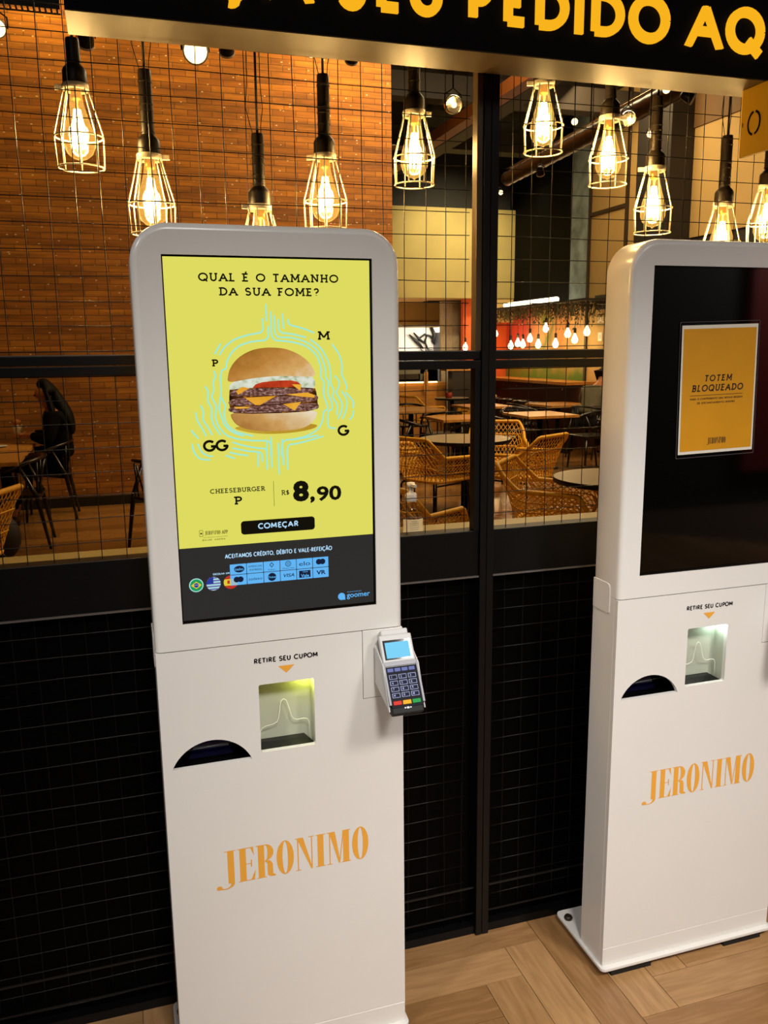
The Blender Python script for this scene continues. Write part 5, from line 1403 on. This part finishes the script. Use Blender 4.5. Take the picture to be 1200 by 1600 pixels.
for o_, p_ in zip(alls, HB):
    MB().lathe([(.005, .16), (.005, (2.305 if p_[1] < 13 else 2.53) - p_[2])], n=6).build('cord', BLACK_RUBBER, o_)
for yy in (10.1, 11.0, 11.9, 12.7): light('POINT', (6.80, yy, 1.72), 13, (1.0, 0.68, 0.32), .08)
# plant shelf with dry vines, strip light over it
m = MB(); m.box(6.80, 7.295, 9.6, 12.95, 2.305, 2.335)
ps = m.build('plant_shelf', mat('dark shelf', '#1a130a', 0.6)); tag(ps, 'dark shelf above the mural carrying dry hanging vines', 'shelf')
v = MB()
rv = random.Random(3)
for k_ in range(300):
    y = rv.uniform(9.7, 13.0); x = rv.uniform(6.78, 7.22); L0 = rv.uniform(.08, .26) * (1.5 if y < 10.6 else 1)
    z = 2.303; pts = [(x, y, z)]
    for s_ in range(4):
        x += rv.uniform(-.03, .02); y += rv.uniform(-.05, .05); z -= L0 / 4; pts.append((x, y, z))
    v.tube(pts, [.006, .005, .004, .003, .002], 4, smooth=False)
    if rv.random() < .6:
        for q_ in pts[1:]:
            dx, dy = rv.uniform(-.03, .03), rv.uniform(-.03, .03)
            v.add([q_, (q_[0] + dx, q_[1] + dy, q_[2] - .01), (q_[0] + dx * 1.6, q_[1] + dy * 1.6, q_[2] - .045), (q_[0] + dx * .3, q_[1] + dy * .3, q_[2] - .035)], [(0, 1, 2, 3)])
vo = v.build('hanging_vines', mat('dry vine', '#4a4020', 0.7, var=.3)); tag(vo, 'dry dark vines hanging from the shelf over the mural', 'vines'); vo['kind'] = 'stuff'
m = MB(); m.tube([(7.0, 12.75, 2.385), (7.0, 10.8, 2.385)], .042, 12)
tag(m.build('strip_light', emit_mat('strip light glow', (1.0, 0.86, 0.58, 1), 5.0)), 'long glowing strip light above the vine shelf', 'strip light')

# signs on the cream wall
m = MB(); m.box(7.265, 7.298, 9.74, 10.07, 2.18, 2.40); tag(m.build('wall_sign', mat('dark sign', '#1c120a', 0.5)), 'dark square sign high on the cream wall beside the blocked kiosk', 'sign')
m = MB(); m.box(7.285, 7.298, 9.70, 10.03, 1.92, 2.10)
ws = m.build('letter_sign', mat('sign back', '#9c8350', 0.6)); tag(ws, 'small pale lettered sign on the cream wall below the dark one', 'sign')
m = MB(); sans(m, 'SALA', -.14, .14, -.03, .06, 0, .02); m.box(-.14, .14, -.0005, 0, .085, .092); m.box(-.14, .14, -.0005, 0, -.062, -.055)
m.v = [(7.284, 9.865 - p[0], 2.01 + p[2]) for p in m.v]
m.build('lettering', mat('pale letters', '#e0d6bc', 0.5), ws, fix=True)
m = MB(); m.box(7.285, 7.298, 9.86, 9.97, 1.70, 1.83)
sw = m.build('switch_plate', mat('ivory plate', '#e8dcc0', 0.4)); tag(sw, 'ivory switch plate on the cream wall', 'switch plate')
MB().box(7.280, 7.285, 9.895, 9.935, 1.735, 1.795).build('rocker', WHITE_PLASTIC, sw)

# ---- open kitchen on the left: counter, equipment, drawing on the white wall, board column
kc = thing('kitchen_counter', 'wood fronted kitchen counter with light strip under a black shelf', 'counter', (0, 0, 0))
MB().box(4.0, 6.05, 13.3, 13.6, 0, .98).build('front', mat('warm wood front', '#b0742c', 0.45, var=.25, vscale=5, stretch=(.6, 1, 6)), kc)
m = MB(); m.box(4.0, 5.84, 13.22, 13.95, 1.00, 1.02).box(4.0, 5.84, 13.22, 13.95, 1.36, 1.38).box(4.0, 5.84, 13.90, 13.95, 1.02, 1.36).box(5.82, 5.84, 13.22, 13.9, 1.02, 1.36); m.build('black_shelf', BLACK, kc)
MB().box(4.0, 5.84, 13.25, 13.30, .975, .998).build('light_strip', emit_mat('counter strip glow', (1.0, 0.72, 0.32, 1), 5.0), kc)
for xx in (4.75, 5.55):
    MB().box(xx, xx + .08, 13.18, 13.22, .80, 1.18).build('upright', TABLE_WOOD, kc)
gm = thing('coffee_machine', 'grey machine on the black kitchen shelf', 'machine', (5.35, 13.55, .945))
m = MB(); m.box(-.38, .25, -.285, .2, .20, .34); m.box(.15, .30, -.285, .1, .08, .34); m.build('body', mat('grey enamel', '#6e6a58', 0.4), gm)
m = MB(); m.box(-.34, .12, -.29, .1, .10, .20); m.build('drip_tray', mat('dark brown tray', '#2a1a0e', 0.4), gm)
wd = MB()
def sw_(pts, r):
    r = [q * 1.35 for q in r] if isinstance(r, list) else r * 1.35
    wd.tube([(p[0], 16.93, p[1]) for p in pts], r, 6, flat=.5)
CX, CZ = 6.92, 1.80
sw_([(CX - .36, CZ + .14), (CX - .18, CZ - .02), (CX - .02, CZ - .18)], [.02, .06, .03])
sw_([(CX - .25, CZ + .18), (CX - .10, CZ + .02), (CX + .02, CZ - .06)], [.02, .05, .02])
sw_([(CX - .12, CZ + .04), (CX + .02, CZ + .14), (CX + .16, CZ + .10), (CX + .26, CZ - .04)], [.02, .035, .04, .02])
sw_([(CX + .08, CZ + .12), (CX + .02, CZ - .02), (CX + .10, CZ - .20), (CX + .22, CZ - .22)], [.02, .03, .025, .012])
sw_([(CX + .18, CZ + .30), (CX + .26, CZ + .14), (CX + .22, CZ - .02), (CX + .30, CZ - .14)], [.05, .07, .05, .02])
sw_([(CX - .10, CZ - .12), (CX - .06, CZ - .22), (CX + .06, CZ - .27)], .012)
tag(wd.build('wall_ornament', mat('black wrought metal', '#161312', 0.5)), 'black twisted metal ornament on the white kitchen wall', 'wall ornament')
kf = thing('shaded_wall_box', 'dark grey tall box standing for shaded kitchen wall beside the ornament', 'cabinet', (7.30, 16.7, 0))
MB().box(-.12, .2, -.2, .28, 0, 1.98).build('body', mat('blue grey shaded wall', '#4a4a4e', 0.4), kf)  # dark box put where the kitchen wall is in shade
MB().box(-.10, .18, -.205, -.2, .3, 1.9).build('door', mat('darker shaded wall', '#38383c', 0.35), kf)
m = MB()
for k_ in range(4): m.box(6.06 + k_ * .115, 6.06 + k_ * .115 + .112, 13.62, 13.70, 0, 2.5)
structure(m.build('wall_boarded', STEEL_GREY))
sh2 = thing('wall_shelf', 'short wooden shelf on the boards left of the mullion', 'shelf', (6.0, 12.95, 1.20))
MB().box(-.15, .5, -.15, .15, 0, .05).build('board', TABLE_WOOD, sh2)
MB().box(-.02, .40, -.10, .10, -1.2, 0).build('support', mat('dark support', '#1c120a', 0.5), sh2)

# ---- vent in the bulkhead
m = MB()
for k_ in range(6): m.box(5.9, 6.75, 13.9 + k_ * .05, 13.9 + k_ * .05 + .03, 2.512, 2.529)
tag(m.build('ceiling_vent', BLACK), 'dark slotted vent in the tan bulkhead left of the mullion', 'vent')

# ---- pump bottle on the ledge
pb_ = thing('pump_bottle', 'clear hand gel pump bottle on the stone ledge beside the lit kiosk', 'bottle', (.724, .165, 1.120))
m = MB(); m.lathe([(.028, 0), (.0315, .003), (.0315, .062), (.0295, .072), (.022, .084), (.0145, .090), (.013, .094)], n=28)
m.build('bottle', CLEAR, pb_)
m = MB(); m.lathe([(.0285, .002), (.0300, .004), (.0300, .045)], n=28); m.build('gel', glass_mat('clear gel', (.88, .86, .78, 1), .05, 1.2), pb_)
m = MB(); m.lathe([(.0150, .090), (.0155, .092), (.0155, .108), (.0130, .112), (.0070, .113), (.0060, .128), (.0105, .129), (.0115, .131), (.0105, .140), (.003, .141)], n=22); m.box(-.004, .004, -.034, 0, .131, .138)
m.build('pump', WHITE_PLASTIC, pb_)
m = MB(); vs = []; n = 14
for i in range(n + 1):
    a = math.radians(-150 + 120 * i / n)
    vs += [(.0319 * math.cos(a), .0319 * math.sin(a), .006), (.0319 * math.cos(a), .0319 * math.sin(a), .046)]
m.add(vs, [(2 * i, 2 * i + 2, 2 * i + 3, 2 * i + 1) for i in range(n)], True)
lb_ = m.build('paper_label', mat('paper label', '#e6d4ae', 0.6), pb_)
m = MB()
for k_ in range(6):
    a0, a1 = (-115, -70) if k_ else (-110, -80)
    pts = [(.0321 * math.cos(math.radians(a0 + (a1 - a0) * i / 6)), .0321 * math.sin(math.radians(a0 + (a1 - a0) * i / 6)), .040 - .0055 * k_) for i in range(7)]
    m.tube(pts, .0004, 4)
m.build('label_lines', mat('grey print', '#6a5a40', 0.6), lb_)

# ================================================================== PEOPLE
def skin_obj(name, nodes, edges, m, parent, root=0, sub=2):
    """nodes: (x, y, z, rx, ry)"""
    me = bpy.data.meshes.new(name); me.from_pydata([n[:3] for n in nodes], edges, [])
    o = bpy.data.objects.new(name, me); COL.objects.link(o)
    sk = o.modifiers.new('skin', 'SKIN'); sk.use_smooth_shade = True
    ly = me.skin_vertices[0] if len(me.skin_vertices) else None
    if ly is None:
        bm = bmesh.new(); bm.from_mesh(me); bm.verts.layers.skin.verify(); bm.to_mesh(me); bm.free(); ly = me.skin_vertices[0]
    for i, n in enumerate(nodes):
        ly.data[i].radius = (n[3], n[4]); ly.data[i].use_root = (i == root)
    ss = o.modifiers.new('sub', 'SUBSURF'); ss.levels = sub; ss.render_levels = sub
    dg = bpy.context.evaluated_depsgraph_get()
    nm = bpy.data.meshes.new_from_object(o.evaluated_get(dg))
    o.modifiers.clear(); o.data = nm; bpy.data.meshes.remove(me); nm.name = name
    nm.materials.clear(); nm.materials.append(m)
    for p in nm.polygons: p.use_smooth = True
    o.parent = parent
    return o
SKIN = mat('skin', '#a8683c', 0.55); HAIR = mat('black hair', '#060403', 0.65, spec=.15, bump=.3); CLOTH_BLACK = mat('black coat', '#040405', 0.9, spec=.1, bump=.3); CLOTH_GREY = mat('olive grey shirt', '#5a5440', 0.85, bump=.3, var=.1)
JEANS = mat('dark jeans', '#15151b', 0.8, bump=.3); SHOE = mat('black shoe', '#0c0b0b', 0.4)

def hand(mb_nodes, mb_edges, wrist, d, side, up, curl):
    """adds palm, four fingers and thumb to node lists; d = pointing direction, side = across the palm towards the thumb, up = palm normal away from the palm"""
    W = Vector(wrist); d = Vector(d).normalized(); side = Vector(side).normalized(); up = Vector(up).normalized()
    w0 = len(mb_nodes)
    mb_nodes.append((*W, .022, .018)); mb_nodes.append((*(W + d * .045), .034, .016)); mb_nodes.append((*(W + d * .080), .036, .014))
    mb_edges += [(w0, w0 + 1), (w0 + 1, w0 + 2)]
    for k, (off, ln) in enumerate(((.028, .066), (.010, .074), (-.009, .069), (-.027, .054))):
        a = W + d * .085 + side * off
        i = len(mb_nodes); mb_nodes.append((*a, .0095, .0095)); mb_edges.append((w0 + 2, i))
        dir_ = d
        for s in range(3):
            dir_ = (dir_ - up * curl).normalized(); a = a + dir_ * ln / 3
            mb_nodes.append((*a, .0088 - .0008 * s, .0088 - .0008 * s)); mb_edges.append((i + s, i + s + 1))
    a = W + d * .025 + side * .030; i = len(mb_nodes)
    mb_nodes.append((*a, .012, .012)); mb_edges.append((w0 + 1, i))
    for s in range(2):
        a = a + (d * .7 + side * .55 - up * (.3 + .4 * s)).normalized() * .030
        mb_nodes.append((*a, .0105 - .001 * s, .0105 - .001 * s)); mb_edges.append((i + s, i + s + 1))
    return w0

def person(label, loc, rz, lean, head_drop, top, hair_long, arms, leg_m, shoe_m, hair=True):
    """seated figure facing +y, seat at 0.46; arms: per side (elbow, wrist, hand direction)"""
    t = thing('person', label, 'person', loc, rz)
    c, s = math.cos(lean), math.sin(lean)
    def up(h, f=0): return (0, -.03 + h * s + f * c, .52 + h * c - f * s)
    hip = (0, -.02, .53)
    ns = [(*hip, .15, .12), (*up(.12), .145, .11), (*up(.26), .15, .11), (*up(.38), .155, .10), (*up(.45), .085, .075), (*up(.51, .02), .052, .052)]
    ed = [(0, 1), (1, 2), (2, 3), (3, 4), (4, 5)]
    nb = Vector(up(.51, .02)); hd = Vector((0, math.sin(lean + head_drop), math.cos(lean + head_drop)))
    hf = Vector((0, math.cos(lean + head_drop), -math.sin(lean + head_drop)))
    H = nb + hd * .10
    i = len(ns); ns.append((*(nb + hd * .055 + hf * .012), .064, .072)); ns.append((*(nb + hd * .120 + hf * .010), .074, .090)); ns.append((*(nb + hd * .185), .064, .078)); ed += [(5, i), (i, i + 1), (i + 1, i + 2)]
    j = len(ns); ns.append((*(nb + hd * .100 + hf * .098), .016, .016)); ed.append((i + 1, j))          # nose
    j = len(ns); ns.append((*(nb + hd * .040 + hf * .075), .026, .022)); ed.append((i, j))                # chin
    for sx in (-1, 1):
        j = len(ns); ns.append((sx * .078, *(nb + hd * .105 - hf * .004)[1:], .012, .018)); ed.append((i + 1, j))
    sl_n, sl_e = [], []
    for k, sx in enumerate((-1, 1)):
        e, w, d = arms[k]
        sh = up(.405); shp = (sx * .185, sh[1], sh[2])
        a = len(ns); ns += [(*shp, .056, .056), (*e, .043, .043), (*w, .026, .024)]; ed += [(3, a), (a, a + 1), (a + 1, a + 2)]
        hand_n0 = len(ns)
        ww = hand(ns, ed, tuple(Vector(w) + Vector(d).normalized() * .03), d, (-sx, 0.15, .25), (0, .1, 1), .35); ed.append((a + 2, ww))
        b = len(ns)
        ns += [(sx * .10, .06, .52, .085, .080), (sx * .125, .42, .50, .062, .062), (sx * .13, .40, .10, .040, .042), (sx * .13, .40, .055, .038, .036), (sx * .135, .53, .035, .040, .026)]
        ed += [(0, b), (b, b + 1), (b + 1, b + 2), (b + 2, b + 3), (b + 3, b + 4)]
        # clothing layers
        sl_n.append((shp, e, w)); 
    body = skin_obj('body', ns, ed, SKIN, t)
    cn = [(*hip, .168, .142), (*up(.12), .166, .135), (*up(.26), .176, .135), (*up(.385), .178, .122), (*up(.455), .092, .085)]; ce = [(0, 1), (1, 2), (2, 3), (3, 4)]
    for k, sx in enumerate((-1, 1)):
        shp, e, w = sl_n[k]
        a = len(cn); mid = tuple((Vector(shp) + Vector(e)) / 2); m2 = tuple((Vector(e) + Vector(w)) / 2)
        cn += [(*shp, .075, .075), (*mid, .064, .064), (*e, .058, .058), (*m2, .052, .052), (*w, .040, .040)]; ce += [(3, a), (a, a + 1), (a + 1, a + 2), (a + 2, a + 3), (a + 3, a + 4)]
    skin_obj('shirt' if not hair_long else 'coat', cn, ce, top, t)
    tn = [(0, -.02, .52, .16, .135)]; te = []
    for sx in (-1, 1):
        a = len(tn); tn += [(sx * .10, .06, .52, .098, .092), (sx * .115, .25, .51, .084, .084), (sx * .125, .43, .50, .072, .072), (sx * .13, .42, .30, .060, .062), (sx * .13, .40, .09, .052, .056)]
        te += [(0, a), (a, a + 1), (a + 1, a + 2), (a + 2, a + 3), (a + 3, a + 4)]
    skin_obj('trousers', tn, te, leg_m, t)
    for sx in (-1, 1):
        skin_obj('shoe', [(sx * .13, .375, .050, .045, .046), (sx * .133, .46, .045, .046, .040), (sx * .136, .56, .034, .044, .030)], [(0, 1), (1, 2)], shoe_m, t)
    hn = [(*(nb + hd * .215 - hf * .008), .060, .074), (*(nb + hd * .165 - hf * .030), .086, .086), (*(nb + hd * .09 - hf * .060), .078, .058)]; he = [(0, 1), (1, 2)]
    hn.append((*(nb + hd * .195 + hf * .062), .056, .026)); he.append((0, 3))
    if hair_long:
        u1, u2, u3 = up(.40, -.115), up(.30, -.130), up(.22, -.125)
        k = len(hn); hn += [(*up(.47, -.075), .100, .075), (*u1, .125, .060), (*u2, .12, .045), (*u3, .08, .025)]; he += [(2, k), (k, k + 1), (k + 1, k + 2), (k + 2, k + 3)]
        for sx in (-1, 1):
            k2 = len(hn); hn += [(sx * .080, *(nb + hd * .10 - hf * .010)[1:], .026, .062), (sx * .098, *up(.44, .0)[1:], .034, .078), (sx * .105, *up(.30, .04)[1:], .026, .055)]; he += [(1, k2), (k2, k2 + 1), (k2 + 1, k2 + 2)]
    skin_obj('hair', hn, he, HAIR, t, root=1)
    for sx in (-1, 1):
        e = MB(); e.ball(tuple(nb + hd * .118 + hf * .094 + Vector((sx * .030, 0, 0))), .0105, n=10, m=7)
        e.build('eye', mat('eye', '#1a0f0a', 0.2) if 'eye' not in bpy.data.materials else bpy.data.materials['eye'], t)
    mo = MB(); mo.ball(tuple(nb + hd * .060 + hf * .092), .020, .006, .005, 10, 6)
    mo.build('mouth', mat('lips', '#7a3a2a', 0.5) if 'lips' not in bpy.data.materials else bpy.data.materials['lips'], t)
    return t
pw = person('person with long black hair and coat, seated side-on by the brick wall holding a snack', (-.60, 6.92, 0), PI / 2, .08, .16, CLOTH_BLACK, True,
       [((-.25, .05, .73), (-.09, .20, .765), (.25, 1, .15)), ((.25, .05, .73), (.09, .20, .765), (-.25, 1, .15))], CLOTH_BLACK, SHOE)
pw.scale = (1.08, 1.08, 1.08)
pg = person('person in olive grey shirt leaning forward on a chair beside the blocked kiosk', (6.60, 9.02, 0), -1.2, .46, .25, CLOTH_GREY, False,
       [((-.27, .18, .72), (-.14, .46, .80), (.2, 1, 0)), ((.27, .18, .72), (.14, .46, .80), (-.2, 1, 0))], JEANS, SHOE)
pg.scale = (1.1, 1.1, 1.1)
# wrapped snack in the hands, plate with napkin, phone
ws_ = thing('wrapped_snack', 'crumpled white wrapper with snack held by the person in black', 'snack', (-.945, 6.92, .875))
rs = random.Random(5)
m = MB(); m.ball((0, 0, 0), .055, .055, .07, 14, 10)
m.v = [(x + rs.uniform(-.012, .012), y + rs.uniform(-.012, .012), z + rs.uniform(-.014, .014)) for x, y, z in m.v]
m.build('wrapper', mat('white wrapper', '#d8c0a0', 0.5), ws_)
m = MB(); m.lathe([(.03, .05), (.042, .07), (.036, .095), (.012, .108)], n=14); m.build('bun', mat('bun crust', '#b06a24', 0.5), ws_)
pl_ = thing('plate', 'small white plate on the left wood table', 'plate', (-1.10, 6.62, .750))
MB().lathe([(.05, 0), (.085, .010), (.09, .012), (.08, .012), (.05, .005), (.001, .005)], n=24).build('dish', WHITE_PLASTIC, pl_)
bg = thing('backpack', 'dark brown backpack on the floor under the empty black chair', 'bag', (-.95, 5.15, 0))
m = MB(); m.ball((0, 0, .19), .15, .11, .19, 16, 10); m.build('body', mat('dark brown bag', '#1c0f08', 0.7), bg)
m = MB(); m.tube([(-.05, 0, .36), (0, 0, .42), (.05, 0, .36)], .01, 6); m.build('handle', BLACK, bg)
